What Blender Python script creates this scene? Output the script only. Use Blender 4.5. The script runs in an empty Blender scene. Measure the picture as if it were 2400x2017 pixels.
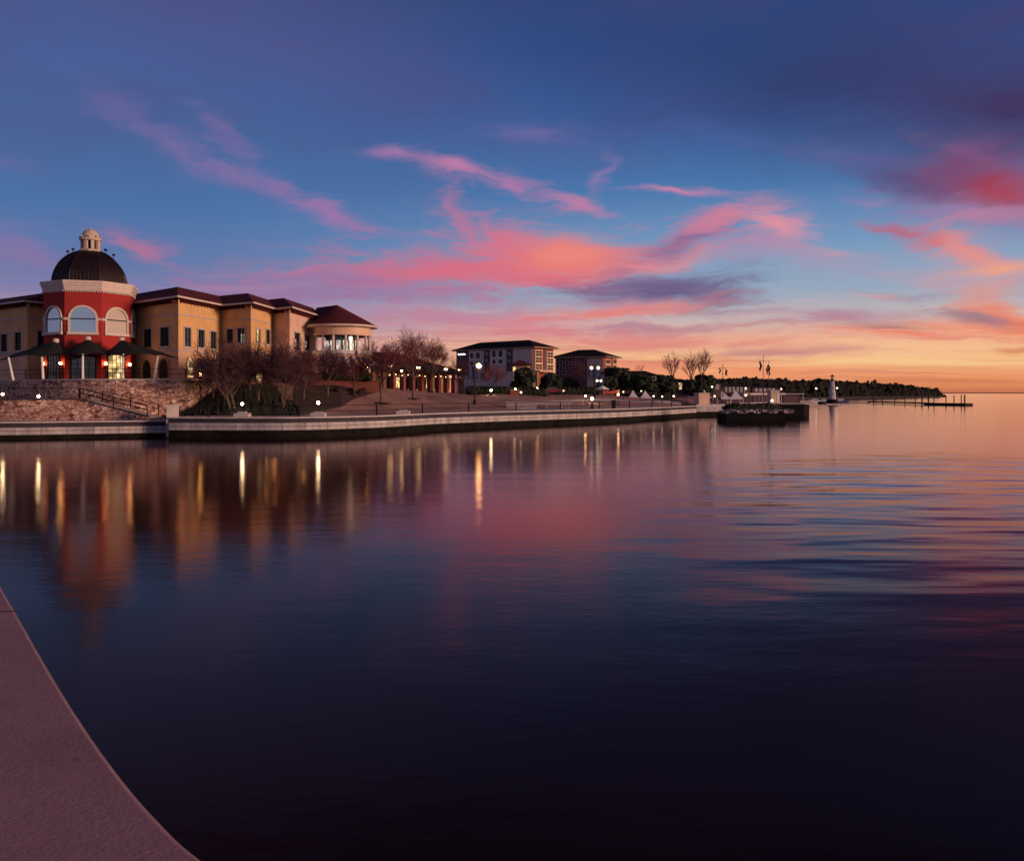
import bpy, math, random
from mathutils import Vector
R = math.radians
sc = bpy.context.scene
col = sc.collection
K = 0.0005            # tangent of one photo pixel (2400 px wide, 61.9 degrees across)
CZ = 4.5              # eye height above the lake
HV = 921.0            # horizon row

def P(u, v, Y): return Vector(((u-1200)*K*Y, Y, CZ+(HV-v)*K*Y))
def G(u, v, z):
    Y = (CZ-z)/((v-HV)*K); return Vector(((u-1200)*K*Y, Y, z))
def XY(u, Y): return ((u-1200)*K*Y, Y)
def Zv(v, Y): return CZ+(HV-v)*K*Y
def lerp(a, b, t): return a+(b-a)*t
def interp(tab, x):
    if x <= tab[0][0]: return tab[0][1]
    for (a, fa), (b, fb) in zip(tab, tab[1:]):
        if x <= b: return lerp(fa, fb, (x-a)/(b-a))
    return tab[-1][1]
def s2l(c):
    return tuple(((x/255+0.055)/1.055)**2.4 if x > 10 else x/255/12.92 for x in c)

# ------------------------------------------------------------------ materials
def nodes_of(name):
    m = bpy.data.materials.new(name); m.use_nodes = True
    nt = m.node_tree
    return m, nt, nt.nodes['Principled BSDF']
def N(nt, t, **kw):
    n = nt.nodes.new(t)
    for k, v in kw.items(): setattr(n, k, v)
    return n
def mat(name, c, rough=0.7, var=0.25, scale=1.5, bump=0.0, metal=0.0, coord='Object', spec=0.4, c2=None, bscale=None, thin=False):
    """plain paint / stone / metal with two octaves of blotches so nothing is flat"""
    m, nt, b = nodes_of(name); L = nt.links.new
    tc = N(nt, 'ShaderNodeTexCoord')
    n1 = N(nt, 'ShaderNodeTexNoise'); n1.inputs['Scale'].default_value = scale; n1.inputs['Detail'].default_value = 6
    n1.inputs['Roughness'].default_value = 0.65
    L(tc.outputs[coord], n1.inputs['Vector'])
    r = N(nt, 'ShaderNodeValToRGB')
    lo = c2 or tuple(x*(1-var) for x in c); hi = tuple(min(1, x*(1+var*0.7)) for x in c)
    r.color_ramp.elements[0].position = 0.32; r.color_ramp.elements[0].color = (*lo, 1)
    r.color_ramp.elements[1].position = 0.68; r.color_ramp.elements[1].color = (*hi, 1)
    L(n1.outputs['Fac'], r.inputs['Fac']); L(r.outputs['Color'], b.inputs['Base Color'])
    b.inputs['Roughness'].default_value = rough; b.inputs['Metallic'].default_value = metal
    b.inputs['Specular IOR Level'].default_value = spec
    if bump:
        n2 = N(nt, 'ShaderNodeTexNoise'); n2.inputs['Scale'].default_value = bscale or scale*6; n2.inputs['Detail'].default_value = 5
        L(tc.outputs[coord], n2.inputs['Vector'])
        bp = N(nt, 'ShaderNodeBump'); bp.inputs['Strength'].default_value = bump; bp.inputs['Distance'].default_value = 0.05
        L(n2.outputs['Fac'], bp.inputs['Height']); L(bp.outputs['Normal'], b.inputs['Normal'])
    return m
def emis(name, c, s):
    m, nt, b = nodes_of(name)
    b.inputs['Base Color'].default_value = (0.8, 0.8, 0.8, 1)
    b.inputs['Emission Color'].default_value = (*c, 1); b.inputs['Emission Strength'].default_value = s
    return m
def glass(name, c, metal=0.75, rough=0.04):
    m, nt, b = nodes_of(name); L = nt.links.new
    tc = N(nt, 'ShaderNodeTexCoord'); n = N(nt, 'ShaderNodeTexNoise'); n.inputs['Scale'].default_value = 0.9
    L(tc.outputs['Object'], n.inputs['Vector'])
    bp = N(nt, 'ShaderNodeBump'); bp.inputs['Strength'].default_value = 0.05; bp.inputs['Distance'].default_value = 0.02
    L(n.outputs['Fac'], bp.inputs['Height']); L(bp.outputs['Normal'], b.inputs['Normal'])
    b.inputs['Base Color'].default_value = (*c, 1); b.inputs['Metallic'].default_value = metal; b.inputs['Roughness'].default_value = rough
    return m
def litroom(name, c, s, sx=1.2, sz=1.0):
    """a lit interior: patches of bright and dim seen through panes"""
    m, nt, b = nodes_of(name); L = nt.links.new
    tc = N(nt, 'ShaderNodeTexCoord'); mp = N(nt, 'ShaderNodeMapping'); mp.inputs['Scale'].default_value = (sx, sx, sz)
    L(tc.outputs['Object'], mp.inputs['Vector'])
    n = N(nt, 'ShaderNodeTexVoronoi'); n.inputs['Scale'].default_value = 1.4; L(mp.outputs[0], n.inputs['Vector'])
    mr = N(nt, 'ShaderNodeMapRange'); mr.inputs[1].default_value = 0.1; mr.inputs[2].default_value = 0.75
    mr.inputs[3].default_value = s; mr.inputs[4].default_value = s*0.12
    L(n.outputs['Distance'], mr.inputs[0]); L(mr.outputs[0], b.inputs['Emission Strength'])
    b.inputs['Emission Color'].default_value = (*c, 1); b.inputs['Base Color'].default_value = (0.05, 0.04, 0.03, 1); b.inputs['Roughness'].default_value = 0.1
    return m
def uvbrick(name, c1, c2, cm, bw, rh, mortar, rough=0.85, bump=0.4, noise=0.35, off=0.5):
    m, nt, b = nodes_of(name); L = nt.links.new
    uv = N(nt, 'ShaderNodeUVMap')
    br = N(nt, 'ShaderNodeTexBrick'); br.inputs['Scale'].default_value = 1.0; br.offset = off
    br.inputs['Brick Width'].default_value = bw; br.inputs['Row Height'].default_value = rh; br.inputs['Mortar Size'].default_value = mortar
    br.inputs['Color1'].default_value = (*c1, 1); br.inputs['Color2'].default_value = (*c2, 1); br.inputs['Mortar'].default_value = (*cm, 1)
    L(uv.outputs[0], br.inputs['Vector'])
    n = N(nt, 'ShaderNodeTexNoise'); n.inputs['Scale'].default_value = 0.8; n.inputs['Detail'].default_value = 7; n.inputs['Roughness'].default_value = 0.7
    mp = N(nt, 'ShaderNodeMapping'); mp.inputs['Scale'].default_value = (1, 0.35, 1); L(uv.outputs[0], mp.inputs[0]); L(mp.outputs[0], n.inputs['Vector'])
    mr = N(nt, 'ShaderNodeMapRange'); mr.inputs[1].default_value = 0.3; mr.inputs[2].default_value = 0.7; mr.inputs[3].default_value = 1-noise; mr.inputs[4].default_value = 1+noise*0.5
    L(n.outputs['Fac'], mr.inputs[0])
    mx = N(nt, 'ShaderNodeMix', data_type='RGBA', blend_type='MULTIPLY'); mx.inputs[0].default_value = 1
    L(br.outputs['Color'], mx.inputs[6]); L(mr.outputs[0], mx.inputs[7]); L(mx.outputs[2], b.inputs['Base Color'])
    bp = N(nt, 'ShaderNodeBump'); bp.inputs['Strength'].default_value = bump; bp.inputs['Distance'].default_value = 0.04; bp.invert = True
    L(br.outputs['Fac'], bp.inputs['Height']); L(bp.outputs['Normal'], b.inputs['Normal']); b.inputs['Roughness'].default_value = rough
    return m
def flagstone(name):
    m, nt, b = nodes_of(name); L = nt.links.new
    uv = N(nt, 'ShaderNodeUVMap'); mp = N(nt, 'ShaderNodeMapping'); mp.inputs['Scale'].default_value = (2.1, 3.2, 1)
    nz = N(nt, 'ShaderNodeTexNoise'); nz.inputs['Scale'].default_value = 1.6; nz.inputs['Detail'].default_value = 3
    add = N(nt, 'ShaderNodeMix', data_type='RGBA', blend_type='LINEAR_LIGHT'); add.inputs[0].default_value = 0.12
    L(uv.outputs[0], nz.inputs['Vector']); L(uv.outputs[0], add.inputs[6]); L(nz.outputs['Color'], add.inputs[7]); L(add.outputs[2], mp.inputs[0])
    v1 = N(nt, 'ShaderNodeTexVoronoi'); v1.inputs['Scale'].default_value = 1.15; L(mp.outputs[0], v1.inputs['Vector'])
    v2 = N(nt, 'ShaderNodeTexVoronoi', feature='DISTANCE_TO_EDGE'); v2.inputs['Scale'].default_value = 1.15; L(mp.outputs[0], v2.inputs['Vector'])
    sp = N(nt, 'ShaderNodeSeparateColor'); L(v1.outputs['Color'], sp.inputs[0])
    r = N(nt, 'ShaderNodeValToRGB'); e = r.color_ramp.elements
    e[0].position = 0; e[0].color = (0.10, 0.035, 0.035, 1); e[1].position = 1; e[1].color = (0.78, 0.52, 0.46, 1)
    for p, c in ((0.12, (0.32, 0.15, 0.13)), (0.4, (0.50, 0.27, 0.22)), (0.7, (0.62, 0.36, 0.29))):
        k = e.new(p); k.color = (*c, 1)
    L(sp.outputs[0], r.inputs[0])
    rm = N(nt, 'ShaderNodeMapRange'); rm.inputs[1].default_value = 0.015; rm.inputs[2].default_value = 0.07; L(v2.outputs['Distance'], rm.inputs[0])
    mx = N(nt, 'ShaderNodeMix', data_type='RGBA'); mx.inputs[6].default_value = (0.1, 0.05, 0.045, 1); L(rm.outputs[0], mx.inputs[0]); L(r.outputs[0], mx.inputs[7])
    L(mx.outputs[2], b.inputs['Base Color']); b.inputs['Roughness'].default_value = 0.9
    bp = N(nt, 'ShaderNodeBump'); bp.inputs['Strength'].default_value = 0.8; bp.inputs['Distance'].default_value = 0.08; L(rm.outputs[0], bp.inputs['Height']); L(bp.outputs['Normal'], b.inputs['Normal'])
    return m
def roofmat(name, c1, c2):
    m, nt, b = nodes_of(name); L = nt.links.new
    tc = N(nt, 'ShaderNodeTexCoord'); n = N(nt, 'ShaderNodeTexNoise'); n.inputs['Scale'].default_value = 2.2; n.inputs['Detail'].default_value = 8; n.inputs['Roughness'].default_value = 0.75
    L(tc.outputs['Object'], n.inputs['Vector'])
    w = N(nt, 'ShaderNodeTexWave', bands_direction='Z'); w.inputs['Scale'].default_value = 2.6; w.inputs['Distortion'].default_value = 0.6; L(tc.outputs['Object'], w.inputs['Vector'])
    r = N(nt, 'ShaderNodeValToRGB'); r.color_ramp.elements[0].color = (*c1, 1); r.color_ramp.elements[1].color = (*c2, 1)
    r.color_ramp.elements[0].position = 0.3; r.color_ramp.elements[1].position = 0.72
    L(n.outputs['Fac'], r.inputs[0]); L(r.outputs[0], b.inputs['Base Color']); b.inputs['Roughness'].default_value = 0.85; b.inputs['Specular IOR Level'].default_value = 0.15
    bp = N(nt, 'ShaderNodeBump'); bp.inputs['Strength'].default_value = 0.5; bp.inputs['Distance'].default_value = 0.06; L(w.outputs['Fac'], bp.inputs['Height']); L(bp.outputs['Normal'], b.inputs['Normal'])
    return m

M = dict(
 stucco=mat('ochre_stucco', (0.66, 0.385, 0.175), 0.9, 0.16, 0.5, 0.15, bscale=9),
 stucco_low=mat('tan_stucco', (0.66, 0.40, 0.255), 0.9, 0.16, 0.5, 0.15, bscale=9),
 stucco_pink=mat('pale_stucco', (0.68, 0.45, 0.345), 0.9, 0.16, 0.5, 0.15, bscale=9),
 red=mat('red_stucco', (0.34, 0.024, 0.021), 0.85, 0.13, 0.6, 0.15, bscale=9),
 trim=mat('pale_trim', (0.62, 0.50, 0.46), 0.7, 0.12, 2),
 white=mat('white_paint', (0.75, 0.72, 0.70), 0.6, 0.1, 2),
 lav=mat('grey_trim', (0.45, 0.38, 0.40), 0.7, 0.12, 2),
 roof=roofmat('red_tile', (0.055, 0.010, 0.014), (0.16, 0.030, 0.036)),
 roofd=roofmat('dark_tile', (0.008, 0.005, 0.005), (0.018, 0.010, 0.009)),
 dome=mat('dark_seamed_metal', (0.020, 0.009, 0.013), 0.5, 0.3, 1.2, metal=0.3, spec=0.3),
 stonecap=mat('lantern_stone', (0.52, 0.40, 0.34), 0.85, 0.2, 2, 0.2),
 dark=mat('dark_metal', (0.010, 0.009, 0.010), 0.6, 0.2, 3, metal=0.3),
 fabric=mat('black_fabric', (0.007, 0.008, 0.010), 0.95, 0.3, 2),
 glassb=glass('blue_coated_glass', (0.42, 0.56, 0.62), 0.85),
 glassd=glass('dark_glass', (0.06, 0.085, 0.09), 0.6),
 sky_pane=glass('sky_tinted_glass', (0.78, 0.70, 0.64), 0.35, 0.08),  # pale cream colour stands in for bright sky reflected in the tower's right window
 pane=glass('window_glass', (0.30, 0.34, 0.36), 0.8),
 lit=litroom('lit_room_warm', (1.0, 0.66, 0.28), 1.9),
 litw=litroom('lit_room_white', (1.0, 0.84, 0.70), 1.3, 3.0, 1.0),
 warm=emis('lamp_warm', (1.0, 0.50, 0.12), 75),
 cool=emis('lamp_white', (1.0, 0.78, 0.40), 75),
 orange=emis('lamp_orange', (1.0, 0.52, 0.16), 32),
 mid=emis('lamp_mid', (1.0, 0.66, 0.28), 22),
 fair=emis('string_bulb', (1.0, 0.66, 0.34), 4),
 small=emis('lamp_small', (1.0, 0.76, 0.46), 4.5),
 sign=emis('lit_sign', (1.0, 0.92, 0.95), 1.6),
 sea=uvbrick('seawall_concrete', (0.44, 0.39, 0.41), (0.52, 0.46, 0.47), (0.07, 0.055, 0.07), 2.3, 0.40, 0.026, noise=0.6, off=0.0),
 seadk=mat('wet_shaded_concrete', (0.014, 0.011, 0.010), 0.9, 0.4, 0.8, 0.3, c2=(0.005, 0.005, 0.004), spec=0.08),  # wet concrete, with the wall's shade at the waterline put into the colour
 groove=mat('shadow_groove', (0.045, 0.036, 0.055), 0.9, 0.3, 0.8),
 coping=mat('coping_concrete', (0.52, 0.44, 0.44), 0.85, 0.2, 0.9, 0.2),
 paving=mat('promenade_concrete', (0.42, 0.33, 0.32), 0.9, 0.2, 0.35, 0.1),
 flag=flagstone('flagstone'),
 lawn=mat('dormant_lawn', (0.34, 0.175, 0.16), 1.0, 0.3, 0.22, 0.6, c2=(0.20, 0.10, 0.09), bscale=5),
 bank=mat('dark_groundcover', (0.012, 0.013, 0.008), 1.0, 0.5, 1.2, 0.8, bscale=6),
 mulch=mat('mulch', (0.050, 0.024, 0.022), 1.0, 0.4, 1.2, 0.6),
 brick=uvbrick('red_brick', (0.27, 0.055, 0.045), (0.20, 0.04, 0.035), (0.22, 0.13, 0.11), 0.5, 0.18, 0.02),
 hbrick=mat('hotel_brick', (0.30, 0.050, 0.045), 0.9, 0.25, 0.8),
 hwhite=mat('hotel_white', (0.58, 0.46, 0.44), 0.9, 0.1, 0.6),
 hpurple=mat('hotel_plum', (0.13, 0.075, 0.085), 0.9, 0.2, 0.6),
 pillar=mat('red_pillar', (0.20, 0.05, 0.04), 0.85, 0.2, 1.5),
 pave_edge=mat('pavement_edge', (0.42, 0.25, 0.27), 0.9, 0.2, 3),
 lightw=mat('lighthouse_paint', (0.46, 0.42, 0.46), 0.8, 0.15, 1.5),
 beige=mat('beige_plaster', (0.34, 0.22, 0.14), 0.9, 0.15, 0.8),
 bark=mat('bark', (0.13, 0.085, 0.07), 0.95, 0.4, 4),
 barkd=mat('dark_bark', (0.045, 0.028, 0.026), 0.95, 0.4, 4),
 twig=mat('red_twigs', (0.16, 0.042, 0.052), 0.95, 0.4, 1.5),
 twigd=mat('dark_twigs', (0.085, 0.032, 0.044), 0.95, 0.4, 1.5),
 leaf=mat('evergreen_leaf', (0.022, 0.030, 0.016), 0.9, 0.5, 0.9),
 leafd=mat('far_leaf', (0.007, 0.006, 0.005), 0.95, 0.4, 0.3),
 shrub=mat('shrub_leaf', (0.045, 0.020, 0.024), 0.95, 0.4, 1.5),
 bench=mat('bench_stone', (0.38, 0.30, 0.32), 0.85, 0.2, 2),
 blue=mat('blue_banner', (0.025, 0.035, 0.13), 0.8, 0.2, 2),
 tent=mat('tent_fabric', (0.72, 0.64, 0.70), 0.7, 0.08, 1),
 hull=mat('dark_hull', (0.008, 0.007, 0.008), 0.8, 0.4, 0.5, 0.2, spec=0.1), hpane=mat('unlit_pane', (0.010, 0.008, 0.010), 0.25, 0.2, 2, spec=0.3),
 rock=mat('pale_rock', (0.34, 0.26, 0.28), 0.95, 0.4, 1.5, 0.5),
 wood=mat('pier_wood', (0.022, 0.014, 0.011), 0.9, 0.4, 2),
 carred=mat('car_paint', (0.22, 0.012, 0.012), 0.25, 0.1, 2, spec=0.7),
 tyre=mat('rubber', (0.02, 0.02, 0.02), 0.9, 0.2, 3),
 far=mat('far_land', (0.035, 0.025, 0.03), 1, 0.2, 0.01),
)

# ------------------------------------------------------------------ mesh helpers
class MB:
    def __init__(s): s.v = []; s.f = []; s.uv = []; s.m = []
    def face(s, pts, uv=None, mi=0):
        n = len(s.v); s.v += [tuple(p) for p in pts]; s.f.append(tuple(range(n, n+len(pts)))); s.uv.append(uv); s.m.append(mi)
    def box(s, c, d, rz=0, mi=0):
        cx, cy, cz = c; hx, hy, hz = d[0]/2, d[1]/2, d[2]/2; ca, sa = math.cos(rz), math.sin(rz)
        q = [(cx+a*hx*ca-b*hy*sa, cy+a*hx*sa+b*hy*ca, cz+e*hz) for e in (-1, 1) for a, b in ((-1, -1), (1, -1), (1, 1), (-1, 1))]
        n = len(s.v); s.v += q
        for f in ((0, 3, 2, 1), (4, 5, 6, 7), (0, 1, 5, 4), (1, 2, 6, 5), (2, 3, 7, 6), (3, 0, 4, 7)):
            s.f.append(tuple(n+i for i in f)); s.uv.append(None); s.m.append(mi)
        return s
    def tube(s, a, b, r0, r1=None, n=6, caps=True, mi=0):
        a = Vector(a); b = Vector(b); r1 = r0 if r1 is None else r1
        d = (b-a); 
        if d.length < 1e-6: return s
        d.normalize(); x = d.cross(Vector((0.31, 0.17, 1)) if abs(d.z) < 0.95 else Vector((1, 0.1, 0))); x.normalize(); y = d.cross(x)
        k = len(s.v)
        for c, r in ((a, r0), (b, r1)):
            for i in range(n):
                t = 2*math.pi*i/n; s.v.append(tuple(c+x*(r*math.cos(t))+y*(r*math.sin(t))))
        for i in range(n):
            j = (i+1) % n; s.f.append((k+i, k+j, k+n+j, k+n+i)); s.uv.append(None); s.m.append(mi)
        if caps:
            s.f.append(tuple(k+n+i for i in range(n))); s.uv.append(None); s.m.append(mi)
            s.f.append(tuple(k+n-1-i for i in range(n))); s.uv.append(None); s.m.append(mi)
        return s
    def lathe(s, prof, n=24, c=(0, 0, 0), ph=0.0, a0=0.0, a1=2*math.pi, mi=0):
        k = len(s.v); full = abs(a1-a0-2*math.pi) < 1e-6; m = n if full else n+1
        for r, z in prof:
            for i in range(m):
                t = ph+a0+(a1-a0)*i/n; s.v.append((c[0]+r*math.cos(t), c[1]+r*math.sin(t), c[2]+z))
        for p in range(len(prof)-1):
            for i in range(n):
                j = (i+1) % m
                s.f.append((k+p*m+i, k+p*m+j, k+(p+1)*m+j, k+(p+1)*m+i)); s.uv.append(None); s.m.append(mi)
        return s
    def sphere(s, c, r, n=8, mi=0, sz=1.0):
        return s.lathe([(max(1e-4, r*math.sin(math.pi*i/n)), -r*sz*math.cos(math.pi*i/n)) for i in range(n+1)], n*2, c, mi=mi)
    def prism(s, poly, z0, z1, mi=0):
        n = len(poly)
        s.face([(p[0], p[1], z1) for p in poly], mi=mi); s.face([(p[0], p[1], z0) for p in reversed(poly)], mi=mi)
        for i in range(n):
            a, b = poly[i], poly[(i+1) % n]; s.face([(a[0], a[1], z0), (b[0], b[1], z0), (b[0], b[1], z1), (a[0], a[1], z1)], mi=mi)
        return s
    def strip(s, line, prof, uvz=True, mi=0, close=False):
        """sweep a profile [(offset towards water, z)] along a plan polyline, UV = (arc, profile length)"""
        nr = []; L = len(line)
        for i in range(L):
            a = Vector(line[max(0, i-1)]); b = Vector(line[min(L-1, i+1)]); d = (b-a).normalized(); nr.append(Vector((d.y, -d.x)))
        arc = [0]
        for i in range(1, L): arc.append(arc[-1]+(Vector(line[i])-Vector(line[i-1])).length)
        pl = [0]
        for i in range(1, len(prof)): pl.append(pl[-1]+math.hypot(prof[i][0]-prof[i-1][0], prof[i][1]-prof[i-1][1]))
        for i in range(L-1):
            for j in range(len(prof)-1):
                q = []; w = []
                for a, b in ((i, j), (i+1, j), (i+1, j+1), (i, j+1)):
                    o, z = prof[b]; p = Vector(line[a])+nr[a]*o; q.append((p.x, p.y, z)); w.append((arc[a], pl[b]))
                s.face(q, w, mi)
        return s
    def build(s, name, mats, parent=None, smooth=False, org=None):
        me = bpy.data.meshes.new(name)
        o = ORG.get(parent.name) if parent is not None and org is None else org
        o = o or (0, 0, 0)
        me.from_pydata([(a-o[0], b-o[1], c-o[2]) for a, b, c in s.v], [], s.f)
        mats = mats if isinstance(mats, (list, tuple)) else [mats]
        for m in mats: me.materials.append(m)
        if any(x is not None for x in s.uv):
            ul = me.uv_layers.new(name='UVMap'); k = 0
            for p, uv in zip(me.polygons, s.uv):
                for li in range(p.loop_total): ul.data[p.loop_start+li].uv = uv[li] if uv else (0, 0)
        for p, mi in zip(me.polygons, s.m): p.material_index = mi; p.use_smooth = smooth
        me.update()
        ob = bpy.data.objects.new(name, me); col.objects.link(ob)
        if parent is not None:
            ob.parent = parent; ORG[ob.name] = ORG.get(parent.name, (0, 0, 0))
        elif org: ob.location = org; ORG[ob.name] = org
        return ob
ORG = {}
def tag(o, label, cat, group=None, kind=None):
    if label: o['label'] = label
    if cat: o['category'] = cat
    if group: o['group'] = group
    if kind: o['kind'] = kind
    return o
def thing(name, loc, label, cat, group=None):
    e = bpy.data.objects.new(name, None); e.location = loc; e.empty_display_size = 0.5; col.objects.link(e); ORG[e.name] = tuple(loc)
    return tag(e, label, cat, group)
def struct(o): o['kind'] = 'structure'; return o
def kids(o): return [c for c in bpy.data.objects if c.parent == o]
def copy_tree(o, parent=None):
    c = o.copy(); col.objects.link(c)
    if parent is not None: c.parent = parent
    for ch in KIDS.get(o.name, []): copy_tree(ch, c)
    return c
KIDS = {}
def index_kids():
    KIDS.clear()
    for o in bpy.data.objects:
        if o.parent: KIDS.setdefault(o.parent.name, []).append(o)
rnd = random.Random(7)

# ------------------------------------------------------------------ camera
cam = bpy.data.cameras.new('camera'); co = bpy.data.objects.new('camera', cam); col.objects.link(co)
co.location = (0, 0, CZ); co.rotation_euler = (R(90), 0, 0)
cam.sensor_width = 36; cam.lens = 30; cam.shift_y = -87.5/2400; cam.clip_start = 0.1; cam.clip_end = 60000
sc.camera = co

# ------------------------------------------------------------------ sky (world, by direction)
w = bpy.data.worlds.new('World'); sc.world = w; w.use_nodes = True
nt = w.node_tree; nt.nodes.clear(); L = nt.links.new
def math_(op, a, b=None, clamp=False):
    n = N(nt, 'ShaderNodeMath', operation=op, use_clamp=clamp)
    for i, x in enumerate((a, b)):
        if x is None: continue
        if isinstance(x, (int, float)): n.inputs[i].default_value = x
        else: L(x, n.inputs[i])
    return n.outputs[0]
def smooth(x, a, b, c=0.0, d=1.0):
    n = N(nt, 'ShaderNodeMapRange', interpolation_type='SMOOTHSTEP'); L(x, n.inputs[0])
    for i, y in enumerate((a, b, c, d)): n.inputs[i+1].default_value = y
    return n.outputs[0]
def mix(f, a, b):
    n = N(nt, 'ShaderNodeMix', data_type='RGBA')
    for s, x in ((0, f), (6, a), (7, b)):
        if isinstance(x, (int, float)): n.inputs[s].default_value = x
        elif isinstance(x, tuple): n.inputs[s].default_value = (*x, 1)
        else: L(x, n.inputs[s])
    return n.outputs[2]
def ramp(x, tab):
    n = N(nt, 'ShaderNodeValToRGB'); e = n.color_ramp.elements
    for i, (p, c) in enumerate(tab):
        k = e[i] if i < 2 else e.new(p)
        k.position = p; k.color = (*s2l(c), 1)
    L(x, n.inputs[0]); return n.outputs[0]
tc = N(nt, 'ShaderNodeTexCoord'); sx = N(nt, 'ShaderNodeSeparateXYZ'); L(tc.outputs['Generated'], sx.inputs[0])
az = math_('ARCTAN2', sx.outputs[0], sx.outputs[1])
el = math_('ARCSINE', math_('MAXIMUM', sx.outputs[2], 0.0))
cb = N(nt, 'ShaderNodeCombineXYZ'); L(az, cb.inputs[0]); L(el, cb.inputs[1]); V0 = cb.outputs[0]
def noise(vec, scale, detail=5, rough=0.6, mp=None, rot=0):
    if mp:
        m = N(nt, 'ShaderNodeMapping'); m.inputs['Scale'].default_value = (*mp, 1); m.inputs['Rotation'].default_value = (0, 0, rot); L(vec, m.inputs[0]); vec = m.outputs[0]
    n = N(nt, 'ShaderNodeTexNoise'); n.inputs['Scale'].default_value = scale; n.inputs['Detail'].default_value = detail; n.inputs['Roughness'].default_value = rough
    L(vec, n.inputs['Vector']); return n
WF = smooth(el, 0.0, 0.17, 0.22, 1.0)      # clouds lie flatter towards the horizon
def warp(vec, nz, amt):
    s = N(nt, 'ShaderNodeVectorMath', operation='MULTIPLY_ADD'); L(nz.outputs['Color'], s.inputs[0]); s.inputs[1].default_value = amt; s.inputs[2].default_value = tuple(-x*0.5 for x in amt)
    t = N(nt, 'ShaderNodeVectorMath', operation='SCALE'); L(s.outputs[0], t.inputs[0]); L(WF, t.inputs['Scale'])
    a = N(nt, 'ShaderNodeVectorMath', operation='ADD'); L(vec, a.inputs[0]); L(t.outputs[0], a.inputs[1]); return a.outputs[0]
V1 = warp(V0, noise(V0, 1.0, 4, 0.55, (4.5, 9)), (0.14, 0.075, 0))
V2 = warp(V1, noise(V1, 1.0, 4, 0.6, (14, 40)), (0.05, 0.014, 0))
streak = smooth(noise(V2, 1.0, 9, 0.62, (6, 34), R(-7)).outputs['Fac'], 0.30, 0.70)
fine = smooth(noise(V1, 1.0, 9, 0.7, (13, 55), R(9)).outputs['Fac'], 0.32, 0.68)
xf = smooth(noise(V2, 1.0, 6, 0.65, (24, 120), R(-4)).outputs['Fac'], 0.30, 0.70)
tex = math_('ADD', math_('ADD', math_('MULTIPLY', streak, 0.45), math_('MULTIPLY', fine, 0.35)), math_('MULTIPLY', xf, 0.20))

# clear-sky gradients: left part of the view, right part, and the sky behind
elr = math_('MULTIPLY', el, 1/0.8, True)
q = lambda v: math.atan((HV-v)*K)/0.8
left = ramp(elr, [(0, (214, 140, 122)), (q(870), (205, 132, 132)), (q(800), (178, 122, 152)), (q(730), (134, 124, 168)), (q(660), (96, 116, 166)), (q(520), (66, 108, 164)),
                  (q(380), (66, 96, 150)), (q(200), (66, 88, 146)), (q(30), (68, 78, 130)), (0.62, (44, 40, 74)), (0.80, (24, 18, 32)), (1.0, (18, 13, 22))])
right = ramp(elr, [(0, (186, 108, 82)), (q(905), (222, 138, 92)), (q(880), (238, 156, 108)), (q(845), (244, 192, 138)), (q(800), (238, 182, 148)), (q(755), (196, 178, 178)), (q(690), (148, 168, 190)),
                   (q(580), (112, 148, 188)), (q(450), (70, 116, 170)), (q(300), (52, 88, 148)), (q(120), (36, 70, 130)), (q(0), (34, 64, 118)), (0.62, (26, 34, 70)), (0.80, (18, 14, 26)), (1.0, (14, 10, 18))])
base = mix(smooth(az, -0.46, 0.22), left, right)
hb = ramp(elr, [(0, (190, 150, 165)), (0.06, (150, 150, 178)), (0.16, (146, 148, 178)), (0.4, (120, 116, 156)), (0.7, (80, 80, 120)), (1, (45, 42, 66))])
base_back = mix(smooth(sx.outputs[1], 0.35, -0.35), base, hb)
# afterglow over the set sun, to the right of the view
gl = N(nt, 'ShaderNodeMapping', vector_type='TEXTURE'); gl.inputs['Location'].default_value = (R(72), 0.06, 0); gl.inputs['Scale'].default_value = (0.72, 0.42, 1); L(V0, gl.inputs[0])
gg = N(nt, 'ShaderNodeTexGradient', gradient_type='QUADRATIC_SPHERE'); L(gl.outputs[0], gg.inputs[0])
cur = mix(math_('MULTIPLY', gg.outputs['Fac'], 0.95), base_back, (1.9, 0.95, 0.42))

def blob(u, v, l, wd, rot, c, s, tx=1):
    global cur
    a = math.atan((u-1200)*K); e = math.atan((HV-v)*K*math.cos(a)); k = K*math.cos(a)*1.35
    m = N(nt, 'ShaderNodeMapping', vector_type='TEXTURE'); m.inputs['Location'].default_value = (a, e, 0)
    m.inputs['Rotation'].default_value = (0, 0, R(-rot)); m.inputs['Scale'].default_value = (l*k*1.25, wd*k*1.6, 1)
    L(V2 if wd < 30 else V1, m.inputs[0])
    g = N(nt, 'ShaderNodeTexGradient', gradient_type='QUADRATIC_SPHERE'); L(m.outputs[0], g.inputs[0])
    if tx:
        er = N(nt, 'ShaderNodeMath', operation='MULTIPLY_ADD'); L(g.outputs['Fac'], er.inputs[0]); er.inputs[1].default_value = 1.35; L(TX[1], er.inputs[2])
        f2 = math_('MULTIPLY', math_('MULTIPLY', er.outputs[0], 1.25, True), math_('MULTIPLY', math_('POWER', g.outputs['Fac'], 0.6), s*1.1, True))
    else:
        f2 = math_('MULTIPLY', math_('MULTIPLY', g.outputs['Fac'], TX[0], True), s, True)
    cur = mix(f2, cur, s2l(c))
TX = [math_('ADD', math_('MULTIPLY', tex, 0.5), 0.9), math_('SUBTRACT', math_('MULTIPLY', tex, 1.5), 0.80)]
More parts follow.
